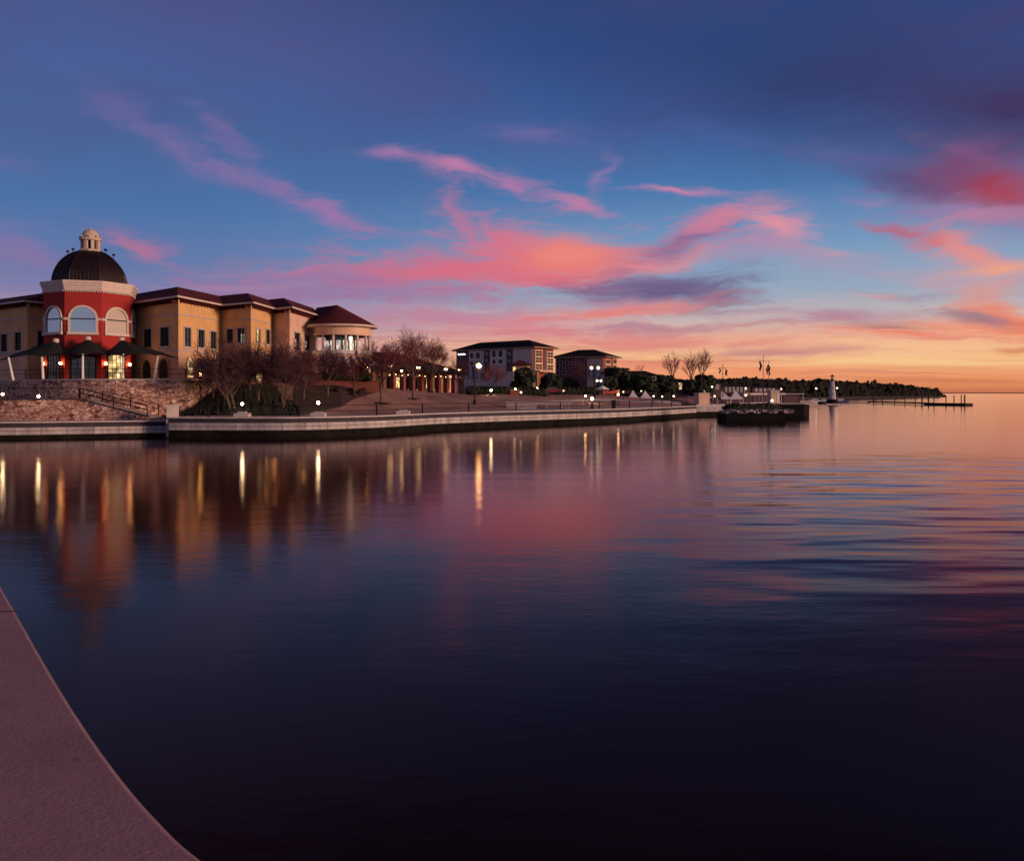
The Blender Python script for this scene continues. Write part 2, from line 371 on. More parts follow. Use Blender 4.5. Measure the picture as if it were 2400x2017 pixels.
BLOBS = [
 # high veils
 (1950, 150, 560, 150, 8, (42, 54, 102), 0.9, 0), (2340, 270, 340, 120, 12, (60, 46, 94), 1.0, 0), (1650, 90, 420, 90, 4, (40, 66, 118), 0.5, 0), (2300, 40, 300, 70, 0, (62, 60, 110), 0.7, 0),
 (700, 130, 480, 90, 8, (76, 80, 136), 0.5, 0), (1250, 320, 260, 50, 4, (82, 92, 152), 0.5, 0), (1650, 300, 220, 40, 15, (70, 92, 156), 0.4, 1),
 # left feathered streaks
 (255, 235, 110, 40, 25, (108, 94, 152), 0.5, 1), (390, 345, 130, 34, 22, (124, 104, 158), 0.55, 1), (540, 395, 150, 34, 20, (134, 106, 160), 0.65, 1), (665, 425, 130, 36, 24, (142, 108, 162), 0.65, 1),
 (770, 495, 140, 28, 33, (158, 112, 166), 0.8, 1), (545, 295, 95, 34, 35, (118, 100, 156), 0.6, 1), (350, 592, 115, 26, 18, (178, 108, 146), 0.8, 1), (40, 610, 160, 60, 8, (140, 108, 160), 0.6, 1),
 (25, 365, 110, 26, 8, (108, 98, 154), 0.4, 1),
 # pink wisps in the middle
 (920, 366, 62, 16, 4, (176, 118, 166), 0.7, 0), (1055, 408, 115, 24, 14, (192, 122, 164), 0.85, 1), (1190, 440, 120, 20, 9, (184, 118, 164), 0.7, 1), (1345, 482, 110, 20, 16, (196, 122, 160), 0.8, 1),
 (1395, 405, 62, 16, -68, (150, 118, 170), 0.6, 0), (1250, 315, 180, 24, -3, (116, 104, 160), 0.5, 1), (1590, 441, 130, 8, 3, (214, 130, 164), 0.85, 0), (1085, 520, 90, 22, 52, (186, 112, 150), 0.7, 1),
 (1180, 545, 90, 24, 40, (200, 112, 142), 0.7, 1), (2040, 460, 60, 12, 4, (160, 122, 168), 0.5, 1),
 # coral mass
 (860, 665, 420, 46, -2, (170, 106, 150), 0.8, 1), (1060, 625, 320, 52, 4, (206, 104, 132), 0.9, 1), (1250, 590, 230, 60, 14, (214, 110, 134), 0.9, 1), (1330, 620, 330, 58, -6, (224, 112, 120), 1.0, 1), (1180, 655, 360, 36, 2, (214, 106, 126), 0.85, 1),
 (1350, 595, 120, 40, 5, (238, 136, 116), 0.7, 0), (1480, 630, 180, 34, -14, (222, 124, 134), 0.8, 1), (1560, 620, 90, 20, -12, (226, 136, 138), 0.6, 1), (640, 690, 360, 50, 0, (150, 108, 158), 0.6, 1), (740, 648, 230, 14, -6, (186, 112, 150), 0.6, 1),
 # arc and its shaded underside
 (1580, 560, 150, 30, -22, (112, 84, 134), 0.75, 1), (1640, 518, 160, 28, -18, (206, 122, 150), 0.85, 1), (1800, 522, 130, 42, 14, (226, 142, 156), 0.9, 1), (1760, 575, 190, 32, 4, (186, 130, 162), 0.7, 1), (1900, 665, 330, 60, 4, (140, 160, 186), 0.55, 0), (1620, 640, 160, 30, -4, (132, 146, 182), 0.5, 1), (1960, 592, 70, 12, 0, (214, 150, 160), 0.5, 0), (1900, 610, 230, 40, 8, (168, 144, 176), 0.5, 1),
 # grey cloud under the coral
 (1560, 686, 240, 40, 0, (92, 84, 132), 1.0, 1), (1700, 708, 120, 24, 3, (110, 92, 132), 0.8, 1), (1390, 690, 200, 20, -3, (124, 88, 132), 0.7, 1), (1000, 700, 300, 18, 0, (146, 112, 158), 0.5, 1),
 # pink bars above the roofs
 (1060, 745, 420, 26, 0, (196, 118, 146), 0.7, 1), (1440, 734, 340, 16, -4, (232, 132, 124), 0.9, 1), (1280, 772, 330, 22, 0, (212, 120, 136), 0.8, 1), (1520, 770, 260, 14, 0, (150, 120, 152), 0.6, 1), (1520, 800, 420, 26, 1, (216, 122, 124), 0.8, 1), (1300, 720, 260, 12, 0, (160, 138, 172), 0.5, 1),
 (1560, 850, 420, 22, 0, (224, 124, 108), 0.7, 1), (1820, 826, 330, 12, 0, (182, 120, 132), 0.7, 1),
 # right hand clouds
 (2150, 412, 190, 36, 28, (78, 66, 116), 0.85, 1), (2000, 350, 240, 34, 16, (96, 92, 148), 0.5, 1), (2260, 350, 190, 22, 24, (122, 86, 134), 0.6, 1), (2345, 440, 180, 62, 20, (152, 54, 86), 1.0, 0), (2390, 470, 120, 36, 10, (172, 62, 80), 0.8, 0), (2250, 400, 120, 36, 30, (120, 64, 104), 0.6, 1),
 (2260, 490, 260, 30, 18, (150, 122, 168), 0.7, 1), (2340, 512, 140, 22, 6, (186, 124, 156), 0.7, 1),
 (2150, 535, 110, 20, 24, (182, 96, 122), 0.85, 1), (2240, 560, 120, 26, 14, (208, 112, 122), 0.9, 1), (2310, 600, 120, 42, 28, (226, 142, 136), 0.9, 1), (2345, 634, 120, 12, 0, (242, 160, 128), 0.9, 0), (2240, 660, 200, 30, 10, (192, 152, 168), 0.6, 1),
 (2300, 720, 80, 56, 40, (220, 152, 140), 0.8, 1), (2370, 755, 150, 36, 18, (236, 128, 96), 1.0, 1), (2280, 746, 110, 16, 14, (122, 112, 138), 0.8, 1), (2110, 690, 150, 12, 4, (128, 142, 166), 0.6, 1), (2060, 690, 120, 10, 4, (212, 150, 160), 0.5, 1),
 (1940, 745, 240, 20, 4, (176, 122, 150), 0.8, 1), (2060, 767, 110, 8, 2, (122, 66, 90), 0.8, 0), (2110, 780, 240, 16, 4, (232, 126, 108), 0.9, 1), (1770, 763, 210, 5, -2, (178, 108, 122), 0.4, 0), (2250, 765, 260, 14, 4, (236, 138, 108), 0.7, 1), (2200, 800, 220, 10, 2, (240, 170, 130), 0.5, 1),
 (2390, 812, 90, 10, -6, (214, 130, 92), 0.8, 1), (2200, 893, 420, 9, 0, (206, 120, 84), 0.7, 1), (1800, 868, 380, 14, 0, (236, 142, 100), 0.7, 1), (2100, 850, 420, 10, 0, (248, 204, 146), 0.7, 1),
]
mot = math_('MULTIPLY', smooth(noise(V1, 1.0, 7, 0.62, (3.2, 8), R(-14)).outputs['Fac'], 0.42, 0.66), math_('MULTIPLY', smooth(el, 0.16, 0.34), 0.42))
cur = mix(mot, cur, s2l((74, 66, 120)))
for b_ in BLOBS: blob(*b_)
low = math_('MULTIPLY', smooth(el, 0.15, 0.04), smooth(el, 0.004, 0.02))
bars = noise(V2, 1.0, 6, 0.6, (3.5, 150), R(-1)).outputs['Fac']
cur = mix(math_('MULTIPLY', smooth(bars, 0.50, 0.66), math_('MULTIPLY', low, 0.45)), cur, s2l((196, 108, 108)))
cur = mix(math_('MULTIPLY', smooth(bars, 0.48, 0.34), math_('MULTIPLY', low, 0.35)), cur, s2l((246, 186, 146)))
st = N(nt, 'ShaderNodeTexSky', sky_type='NISHITA'); st.sun_disc = False; st.sun_elevation = R(1.5); st.sun_rotation = R(113); st.dust_density = 2
bg1 = N(nt, 'ShaderNodeBackground'); L(cur, bg1.inputs[0]); bg1.inputs[1].default_value = 1.0
bg2 = N(nt, 'ShaderNodeBackground'); L(st.outputs[0], bg2.inputs[0]); bg2.inputs[1].default_value = 0.015
ad = N(nt, 'ShaderNodeAddShader'); L(bg1.outputs[0], ad.inputs[0]); L(bg2.outputs[0], ad.inputs[1])
out = N(nt, 'ShaderNodeOutputWorld'); L(ad.outputs[0], out.inputs[0])
w.cycles.sampling_method = 'MANUAL'; w.cycles.sample_map_resolution = 512
sun = bpy.data.lights.new('sun', 'SUN'); sun.energy = 3.0; sun.angle = R(12); sun.color = (1.0, 0.62, 0.40)
so = bpy.data.objects.new('sun', sun); col.objects.link(so)
saz, sel = R(113), R(7)
so.rotation_euler = Vector((-math.sin(saz)*math.cos(sel), -math.cos(saz)*math.cos(sel), -math.sin(sel))).to_track_quat('-Z', 'Y').to_euler()


# ------------------------------------------------------------------ water
def water_mat():
    m = bpy.data.materials.new('lake_water'); m.use_nodes = True; nt = m.node_tree; nt.nodes.clear(); L = nt.links.new
    tc = N(nt, 'ShaderNodeTexCoord')
    def nz(scale, mp, detail=3, rot=0, rough=0.55):
        mm = N(nt, 'ShaderNodeMapping'); mm.inputs['Scale'].default_value = (*mp, 1); mm.inputs['Rotation'].default_value = (0, 0, R(rot)); L(tc.outputs['Object'], mm.inputs[0])
        n = N(nt, 'ShaderNodeTexNoise'); n.inputs['Scale'].default_value = scale; n.inputs['Detail'].default_value = detail; n.inputs['Roughness'].default_value = rough
        L(mm.outputs[0], n.inputs['Vector']); return n.outputs['Fac']
    def mth(op, a, b):
        n = N(nt, 'ShaderNodeMath', operation=op)
        for i, x in enumerate((a, b)):
            if isinstance(x, (int, float)): n.inputs[i].default_value = x
            else: L(x, n.inputs[i])
        return n.outputs[0]
    # the wind-ruffled patch to the right, long crests across the view
    pm = N(nt, 'ShaderNodeMapping', vector_type='TEXTURE'); pm.inputs['Location'].default_value = (21.5, 40, 0); pm.inputs['Rotation'].default_value = (0, 0, R(60)); pm.inputs['Scale'].default_value = (34, 13.5, 1); L(tc.outputs['Object'], pm.inputs[0])
    pg = N(nt, 'ShaderNodeTexGradient', gradient_type='SPHERICAL'); L(pm.outputs[0], pg.inputs[0])
    pr = N(nt, 'ShaderNodeMapRange', interpolation_type='SMOOTHSTEP'); L(pg.outputs['Fac'], pr.inputs[0]); pr.inputs[1].default_value = 0.0; pr.inputs[2].default_value = 0.45
    calm = mth('MULTIPLY', nz(1.0, (0.55, 1.3), 4, 4), 0.018)
    calm = mth('ADD', calm, mth('MULTIPLY', nz(1.0, (1.6, 3.6), 2, -6), 0.013))
    swell = mth('MULTIPLY', nz(1.0, (0.15, 0.40), 2, 9, 0.4), 0.62)
    swell = mth('ADD', swell, mth('MULTIPLY', nz(1.0, (0.14, 0.75), 2, -4, 0.5), 0.10))
    far = mth('MULTIPLY', nz(1.0, (0.03, 0.14), 3, 4, 0.5), 0.12)
    h = mth('ADD', calm, mth('MULTIPLY', swell, pr.outputs[0])); h = mth('ADD', h, far)
    bp = N(nt, 'ShaderNodeBump'); bp.inputs['Strength'].default_value = 1.0; bp.inputs['Distance'].default_value = 0.30; L(h, bp.inputs['Height'])
    gl = N(nt, 'ShaderNodeBsdfGlossy', distribution='BECKMANN'); gl.inputs['Roughness'].default_value = 0.13; gl.inputs['Color'].default_value = (1.0, 0.75, 0.69, 1); L(bp.outputs['Normal'], gl.inputs['Normal'])
    df = N(nt, 'ShaderNodeBsdfDiffuse'); df.inputs['Color'].default_value = (0.016, 0.005, 0.008, 1)
    fr = N(nt, 'ShaderNodeFresnel'); fr.inputs['IOR'].default_value = 1.24
    tn = N(nt, 'ShaderNodeMix', data_type='RGBA'); L(fr.outputs[0], tn.inputs[0]); tn.inputs[6].default_value = (0.95, 0.64, 0.56, 1); tn.inputs[7].default_value = (1.0, 0.92, 1.0, 1); L(tn.outputs[2], gl.inputs['Color'])
    mx = N(nt, 'ShaderNodeMixShader'); L(fr.outputs[0], mx.inputs[0]); L(df.outputs[0], mx.inputs[1]); L(gl.outputs[0], mx.inputs[2])
    o = N(nt, 'ShaderNodeOutputMaterial'); L(mx.outputs[0], o.inputs[0]); return m
b = MB(); b.face([(-9000, -60, 0), (9000, -60, 0), (25000, 40000, 0), (-25000, 40000, 0)])
struct(b.build('water', water_mat()))
b = MB(); b.face([(-9000, -2000, -0.4), (9000, -2000, -0.4), (9000, -59, -0.4), (-9000, -59, -0.4)])
struct(b.build('lake_bed', M['far']))

# ------------------------------------------------------------------ foreground pavement, the rim we look over
edge = [(0, 1369), (40, 1438), (115, 1568), (196, 1697), (288, 1824), (380, 1928), (473, 2011)]
pts = [G(u, v, 2.85) for u, v in edge]
line = [(-70, 80), (-32, 40), (-18, 24.5), (-10.2, 15.2), (-6.6, 10.4)]+[(p.x, p.y) for p in pts]+[(-0.55, 2.55), (0.15, 2.12), (1.0, 1.65), (2.2, 1.15), (4, 0.6), (8, -0.2), (20, -2), (60, -8)]
def catmull(l, n=6):
    o = []
    for i in range(len(l)-1):
        a, b_, c, d = [Vector(l[max(0, min(len(l)-1, k))]) for k in (i-1, i, i+1, i+2)]
        for j in range(n):
            t = j/n; o.append(tuple(0.5*((2*b_)+(c-a)*t+(2*a-5*b_+4*c-d)*t*t+(3*b_-a-3*c+d)*t**3)))
    o.append(tuple(l[-1])); return o
line = catmull(line, 6)
def pavement_mat():
    m, nt, b = nodes_of('pavement_concrete'); L = nt.links.new
    tc = N(nt, 'ShaderNodeTexCoord')
    def nz(s, d=8, r=0.7):
        n = N(nt, 'ShaderNodeTexNoise'); n.inputs['Scale'].default_value = s; n.inputs['Detail'].default_value = d; n.inputs['Roughness'].default_value = r; L(tc.outputs['Object'], n.inputs['Vector']); return n.outputs['Fac']
    r = N(nt, 'ShaderNodeValToRGB'); e = r.color_ramp.elements; e[0].position = 0.30; e[0].color = (0.36, 0.185, 0.20, 1); e[1].position = 0.72; e[1].color = (0.48, 0.27, 0.285, 1)
    L(nz(1.1), r.inputs[0])
    sp = N(nt, 'ShaderNodeValToRGB'); sp.color_ramp.elements[0].position = 0.38; sp.color_ramp.elements[0].color = (0.90, 0.88, 0.88, 1); sp.color_ramp.elements[1].position = 0.60; sp.color_ramp.elements[1].color = (1.12, 1.1, 1.1, 1)
    L(nz(70, 3, 0.6), sp.inputs[0])
    vo = N(nt, 'ShaderNodeTexVoronoi'); vo.inputs['Scale'].default_value = 4.2; L(tc.outputs['Object'], vo.inputs['Vector'])
    pit = N(nt, 'ShaderNodeMapRange'); pit.inputs[1].default_value = 0.03; pit.inputs[2].default_value = 0.09; pit.inputs[3].default_value = 0.55; L(vo.outputs['Distance'], pit.inputs[0])
    mx = N(nt, 'ShaderNodeMix', data_type='RGBA', blend_type='MULTIPLY'); mx.inputs[0].default_value = 1; L(r.outputs[0], mx.inputs[6]); L(sp.outputs[0], mx.inputs[7])
    m2 = N(nt, 'ShaderNodeMix', data_type='RGBA', blend_type='MULTIPLY'); m2.inputs[0].default_value = 1; L(mx.outputs[2], m2.inputs[6]); L(pit.outputs[0], m2.inputs[7])
    L(m2.outputs[2], b.inputs['Base Color']); b.inputs['Roughness'].default_value = 0.9
    bp = N(nt, 'ShaderNodeBump'); bp.inputs['Strength'].default_value = 0.35; bp.inputs['Distance'].default_value = 0.01; L(nz(45, 4), bp.inputs['Height']); L(bp.outputs['Normal'], b.inputs['Normal'])
    return m
b = MB(); z = 2.85; bev = 0.022
nrm = []
for i in range(len(line)):
    a = Vector(line[max(0, i-1)]); c = Vector(line[min(len(line)-1, i+1)]); d = (c-a).normalized(); nrm.append(Vector((d.y, -d.x)))   # towards land
    if nrm[-1].dot(Vector((-1, -1))) < 0: nrm[-1] = -nrm[-1]
inn = [Vector(p)+n*bev for p, n in zip(line, nrm)]
b.face([(p.x, p.y, z) for p in inn]+[(60, -60, z), (-90, -60, z), (-90, 80, z)])
for i in range(len(line)-1):
    p, q_ = line[i], line[i+1]; s0, s1 = inn[i], inn[i+1]
    m0, m1 = (Vector(p)+s0)/2*0.4+Vector(p)*0.6, (Vector(q_)+s1)/2*0.4+Vector(q_)*0.6
    b.face([(s0.x, s0.y, z), (s1.x, s1.y, z), (m1.x, m1.y, z-0.006), (m0.x, m0.y, z-0.006)], mi=1)
    b.face([(m0.x, m0.y, z-0.006), (m1.x, m1.y, z-0.006), (*q_, z-bev), (*p, z-bev)], mi=1)
    b.face([(*p, z-bev), (*q_, z-bev), (*q_, -1), (*p, -1)])
pav = struct(b.build('pavement', [pavement_mat(), M['pave_edge']]))
b = MB()   # a saw-cut joint across the slab
j0, j1 = G(-60, 1437, z), G(36, 1432, z)
b.box(((j0.x+j1.x)/2, (j0.y+j1.y)/2, z+0.004), ((j1-j0).length, 0.012, 0.003), math.atan2(j1.y-j0.y, j1.x-j0.x))
struct(b.build('pavement_joint', M['dark']))

# ------------------------------------------------------------------ shore ground
WALLTAB = [(385, 85.5), (420, 85.3), (540, 85), (660, 85), (780, 87.3), (900, 92.3), (1030, 103), (1200, 113.5), (1320, 121), (1400, 126.5), (1480, 135), (1560, 147), (1632, 163)]
YT = [(385, 97), (430, 99), (520, 107), (700, 113), (800, 113), (900, 128), (1000, 142), (1100, 148), (1200, 151), (1400, 168), (1500, 172), (1640, 178), (1720, 190)]
ZT = [(385, 2.15), (432, 2.3), (525, 5.75), (700, 5.7), (800, 5.35), (900, 5.1), (1000, 4.65), (1100, 4.3), (1200, 4.25), (1400, 4.3), (1500, 3.5), (1640, 3.0), (1720, 2.6)]
PW = [(385, 4), (900, 5), (1030, 9), (1300, 16), (1480, 16), (1640, 10)]
def ground_z(u, Y):
    yw = interp(WALLTAB, u)+interp(PW, u); yt = interp(YT, u); zt = interp(ZT, u)
    t = max(0, min(1, (Y-yw)/max(1, yt-yw)))
    return 2.1+(zt-2.1)*(t*0.55+0.45*t*t*(3-2*t))+0.14*math.sin(u*0.05)*math.sin(Y*0.35)*t
def ground_at(u, v):
    Y = interp(WALLTAB, u); best = (9e9, Y)
    while Y < 260:
        e = abs(Zv(v, Y)-ground_z(u, Y))
        if e < best[0]: best = (e, Y)
        Y += 0.25
    Y = best[1]; x, y = XY(u, Y); return Vector((x, y, ground_z(u, Y)))
us = [400+10*i for i in range(125)]
b = MB(); prev = None
for u in us:
    yw = interp(WALLTAB, u)+interp(PW, u); yt = interp(YT, u)
    rows = [yw+(yt-yw)*i/10 for i in range(11)]+[yt+15, yt+60, 900]
    cur_ = [(*XY(u, Y), ground_z(u, Y)) for Y in rows]
    if prev:
        for i in range(len(rows)-1): b.face([prev[i], cur_[i], cur_[i+1], prev[i+1]])
    prev = cur_
struct(b.build('lawn', M['lawn'], smooth=True))
b = MB(); prev = None
for u in us:
    yw = interp(WALLTAB, u); cur_ = [(*XY(u, yw+0.35), 2.1-0.006), (*XY(u, yw+interp(PW, u)+0.4), 2.1+0.01)]
    if prev: b.face([prev[0], cur_[0], cur_[1], prev[1]])
    prev = cur_
struct(b.build('promenade', M['paving']))
b = MB(); prev = None      # dark planting on the steep bank beside the stone wall
for u in range(424, 700, 5):
    y0 = interp(WALLTAB, u)+4.6; yt = interp(YT, u)+1.5; t = max(0, (u-600)/100); top = lerp(yt, y0+3, t**1.6)+2*math.sin(u*.13)*t
    cur_ = [(*XY(u, lerp(y0, top, i/9)), ground_z(u, lerp(y0, top, i/9))+0.05+0.20*rnd.random()) for i in range(10)]
    if prev:
        for i in range(9): b.face([prev[i], cur_[i], cur_[i+1], prev[i+1]])
    prev = cur_
tag(b.build('ground_cover', M['bank'], smooth=True), 'dark green planting covering the steep bank right of the stone wall', 'ground cover', kind='stuff')
b = MB(); prev = None
for u in range(690, 900, 10):
    y1 = interp(YT, u)-0.3; y0 = max(interp(WALLTAB, u)+5, y1-lerp(24, 6, (u-690)/200))
    cur_ = [(*XY(u, lerp(y0, y1, i/5)), ground_z(u, lerp(y0, y1, i/5))+0.06) for i in range(6)]
    if prev:
        for i in range(5): b.face([prev[i], cur_[i], cur_[i+1], prev[i+1]])
    prev = cur_
struct(b.build('mulch_bed', M['mulch'], smooth=True))
# curved path across the right part of the lawn
b = MB(); prev = None
for u in range(1245, 1600, 8):
    y0 = interp(YT, u)-lerp(18, 8, (u-1245)/355); y1 = y0+4
    cur_ = [(*XY(u, y0), ground_z(u, y0)+0.05), (*XY(u, (y0+y1)/2), ground_z(u, (y0+y1)/2)+0.07), (*XY(u, y1), ground_z(u, y1)+0.05)]
    if prev:
        for i in range(2): b.face([prev[i], cur_[i], cur_[i+1], prev[i+1]])
    prev = cur_
struct(b.build('path', M['coping']))
# terrace behind the stone wall and quay walk in front of it
upper = [XY(-160, 112), XY(-60, 104), XY(0, 100), XY(100, 95.5), XY(190, 93.5), XY(300, 93), XY(418, 95.5), XY(470, 99.5), XY(540, 108.5)]
b = MB(); b.face([(p[0], p[1]+0.25, 5.98) for p in upper]+[XY(700, 160)+(5.98,), XY(-160, 200)+(5.98,)])
struct(b.build('terrace', M['paving']))
quay = [XY(-160, 80.5), XY(-40, 82), XY(60, 83), XY(180, 84.6), XY(300, 86.3), XY(392, 87.6)]
b = MB(); b.face([(p[0], p[1]+0.3, 1.70) for p in quay]+[XY(400, 96)+(1.70,), XY(-160, 104)+(1.70,)])
struct(b.build('quay_walk', M['paving']))

# ------------------------------------------------------------------ sea walls
def seawall(line, zt, label, nm='seawall', zb=0.78, side=1):
    e = thing(nm, (*line[0], 0), label, 'wall')
    S = side
    MB().strip(line, [(S*-0.02, -1.0), (S*-0.02, zb)], mi=0).build('wet_shaded_base', M['seadk'], e)
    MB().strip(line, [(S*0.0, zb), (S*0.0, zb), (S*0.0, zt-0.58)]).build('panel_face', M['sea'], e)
    MB().strip(line, [(S*0.0, zt-0.58), (S*-0.14, zt-0.58), (S*-0.14, zt-0.14)]).build('recess', M['groove'], e)  # groove colour darkened to stand for the shade under the coping
    MB().strip(line, [(S*-0.14, zt-0.14), (S*0.12, zt-0.14), (S*0.14, zt-0.12), (S*0.14, zt), (S*-0.4, zt)]).build('coping', M['coping'], e)
    return e
wl = catmull([XY(u, interp(WALLTAB, u)) for u in range(395, 1632, 45)]+[XY(1632, 163)], 3)
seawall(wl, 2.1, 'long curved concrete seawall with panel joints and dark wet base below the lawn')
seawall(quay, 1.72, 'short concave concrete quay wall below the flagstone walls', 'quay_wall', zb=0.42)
e = thing('mooring_pillar', (*XY(404, 86.4), 0), 'square pale concrete pillar at the gap between quay and seawall', 'pillar')
px, py = XY(404, 86.4)
MB().box((px, py, 1.55), (1.15, 1.15, 3.3), R(24)).build('shaft', M['coping'], e)
MB().box((px, py, 3.26), (1.35, 1.35, 0.16), R(24)).build('cap', M['coping'], e)
MB().box((px, py, -0.2), (1.5, 1.5, 0.6), R(24)).build('foot', M['seadk'], e)
# jetty block and gate pier that end the seawall
e = thing('jetty', (*XY(1665, 168), 0), 'square concrete jetty at the right end of the seawall', 'jetty')
jl = [XY(1632, 164), XY(1703, 167), XY(1712, 176)]
MB().strip(jl, [(0, -1), (0, 0.9)]).build('wet_shaded_base', M['seadk'], e)
MB().strip(jl, [(0.02, 0.9), (0.02, 2.1), (-8, 2.1)]).build('deck_block', M['sea'], e)
MB().strip(jl, [(0.12, 2.1), (0.12, 2.3), (-7.5, 2.3), (-7.5, 2.1)]).build('coping', M['coping'], e)
e = thing('gate_pier', (*XY(1645, 170), 2.2), 'squat pink masonry pier standing on the jetty corner', 'pier')
px, py = XY(1645, 170)
MB().box((px, py, 3.25), (2.3, 2.3, 2.3), R(12)).build('shaft', M['stucco_pink'], e)
MB().box((px, py, 4.47), (2.5, 2.5, 0.14), R(12)).build('cap', M['coping'], e)

# ------------------------------------------------------------------ flagstone walls
e = thing('stone_wall', (*upper[3], 1.7), 'tall flagstone retaining wall under the red tower terrace', 'wall')
MB().strip(catmull(upper, 4), [(0, 1.6), (0, 5.92)]).build('stone_face', M['flag'], e)
MB().strip(catmull(upper, 4), [(0.0, 5.92), (0.1, 5.92), (0.1, 6.06), (-0.35, 6.06), (-0.35, 5.9)]).build('coping', M['coping'], e)
e = thing('stone_wall', (*XY(100, 87), 1.7), 'low flagstone ramp wall with sloping top standing above the quay', 'wall')
lw = catmull([XY(-120, 88.5), XY(0, 88), XY(90, 88), XY(180, 88.2), XY(250, 88.6), XY(350, 89.2)], 5)
def topz(u): return interp([(-160, 3.84), (165, 3.82), (190, 3.76), (350, 2.0)], u)
b = MB(); c = MB(); arc = 0
for p, q_ in zip(lw, lw[1:]):
    d = (Vector(q_)-Vector(p)).length; u0, u1 = 1200+p[0]/p[1]/K, 1200+q_[0]/q_[1]/K; z0, z1 = topz(u0), topz(u1)
    b.face([(*p, 1.6), (*q_, 1.6), (*q_, z1), (*p, z0)], [(arc, 0), (arc+d, 0), (arc+d, z1-1.6), (arc, z0-1.6)])
    n_ = Vector((q_[1]-p[1], p[0]-q_[0])).normalized()*-1
    n_ = n_ if n_.y < 0 else -n_
    f0, f1 = Vector(p)+n_*0.08, Vector(q_)+n_*0.08; g0, g1 = Vector(p)-n_*0.4, Vector(q_)-n_*0.4
    c.face([(f0.x, f0.y, z0), (f1.x, f1.y, z1), (f1.x, f1.y, z1+0.1), (f0.x, f0.y, z0+0.1)]); c.face([(f0.x, f0.y, z0+0.1), (f1.x, f1.y, z1+0.1), (g1.x, g1.y, z1+0.1), (g0.x, g0.y, z0+0.1)])
    arc += d
b.build('stone_face', M['flag'], e); c.build('coping', M['groove'], e)
b = MB()   # the walk that climbs behind the low wall
for p, q_ in zip(lw, lw[1:]):
    z0, z1 = topz(1200+p[0]/p[1]/K)-0.15, topz(1200+q_[0]/q_[1]/K)-0.15
    b.face([(p[0], p[1]+0.2, z0), (q_[0], q_[1]+0.2, z1), (q_[0], q_[1]+4.2, z1), (p[0], p[1]+4.2, z0)])
struct(b.build('ramp_walk', M['paving']))

# ------------------------------------------------------------------ railings: every post a part
def railing(line, zf, label, h=1.1, gap=2.6, rails=(1.0, 0.55), r=0.035, pw=0.09):
    e = thing('railing', (*line[0], zf(0)), label, 'railing')
    seg = [0]
    for a, b_ in zip(line, line[1:]): seg.append(seg[-1]+(Vector(b_)-Vector(a)).length)
    def at(s):
        for i in range(len(line)-1):
            if s <= seg[i+1] or i == len(line)-2:
                t = (s-seg[i])/max(1e-6, seg[i+1]-seg[i]); return Vector(line[i]).lerp(Vector(line[i+1]), t)
    n = max(1, round(seg[-1]/gap)); me = None
    for i in range(n+1):
        s = seg[-1]*i/n; p = at(s); z = zf(s/seg[-1])
        if me is None:
            o = MB().box((0, 0, h/2), (pw, pw, h)).build('post', M['dark'], None); me = o.data
        else:
            o = bpy.data.objects.new('post', me); col.objects.link(o)
        o.parent = e; o.location = (p.x-line[0][0], p.y-line[0][1], z-zf(0))
    for k in rails:
        m_ = MB()
        for i in range(n*2):
            s0, s1 = seg[-1]*i/(2*n), seg[-1]*(i+1)/(2*n); p, q_ = at(s0), at(s1)
            m_.tube((p.x, p.y, zf(s0/seg[-1])+h*k), (q_.x, q_.y, zf(s1/seg[-1])+h*k), r, n=5)
        m_.build('rail', M['dark'], e)
    return e
railing([(p[0], p[1]+0.25) for p in upper[1:8]], lambda t: 6.06, 'dark metal railing along the top of the tall flagstone wall', gap=3)
railing([XY(-60, 88.6), XY(30, 88.5), XY(90, 88.5), XY(185, 88.7)], lambda t: 3.94, 'dark railing along the level top of the low ramp wall', gap=3.2, rails=(1.0,))
railing([XY(188, 88.8), XY(250, 88.9), XY(345, 89.5)], lambda t: lerp(3.9, 2.15, t), 'dark handrail sloping down the ramp over the low wall', gap=3.4, r=0.06)
railing([XY(240, 91.4), XY(372, 91.4)], lambda t: lerp(3.6, 2.2, t), 'second dark handrail at the foot of the tall flagstone wall', gap=3.6)
railing([(p[0], p[1]+0.35) for p in wl[6:-1:3]], lambda t: 2.1, 'thin dark railing with wide posts along the seawall promenade', h=1.15, gap=8.8, r=0.034, rails=(1.0, 0.5), pw=0.15)


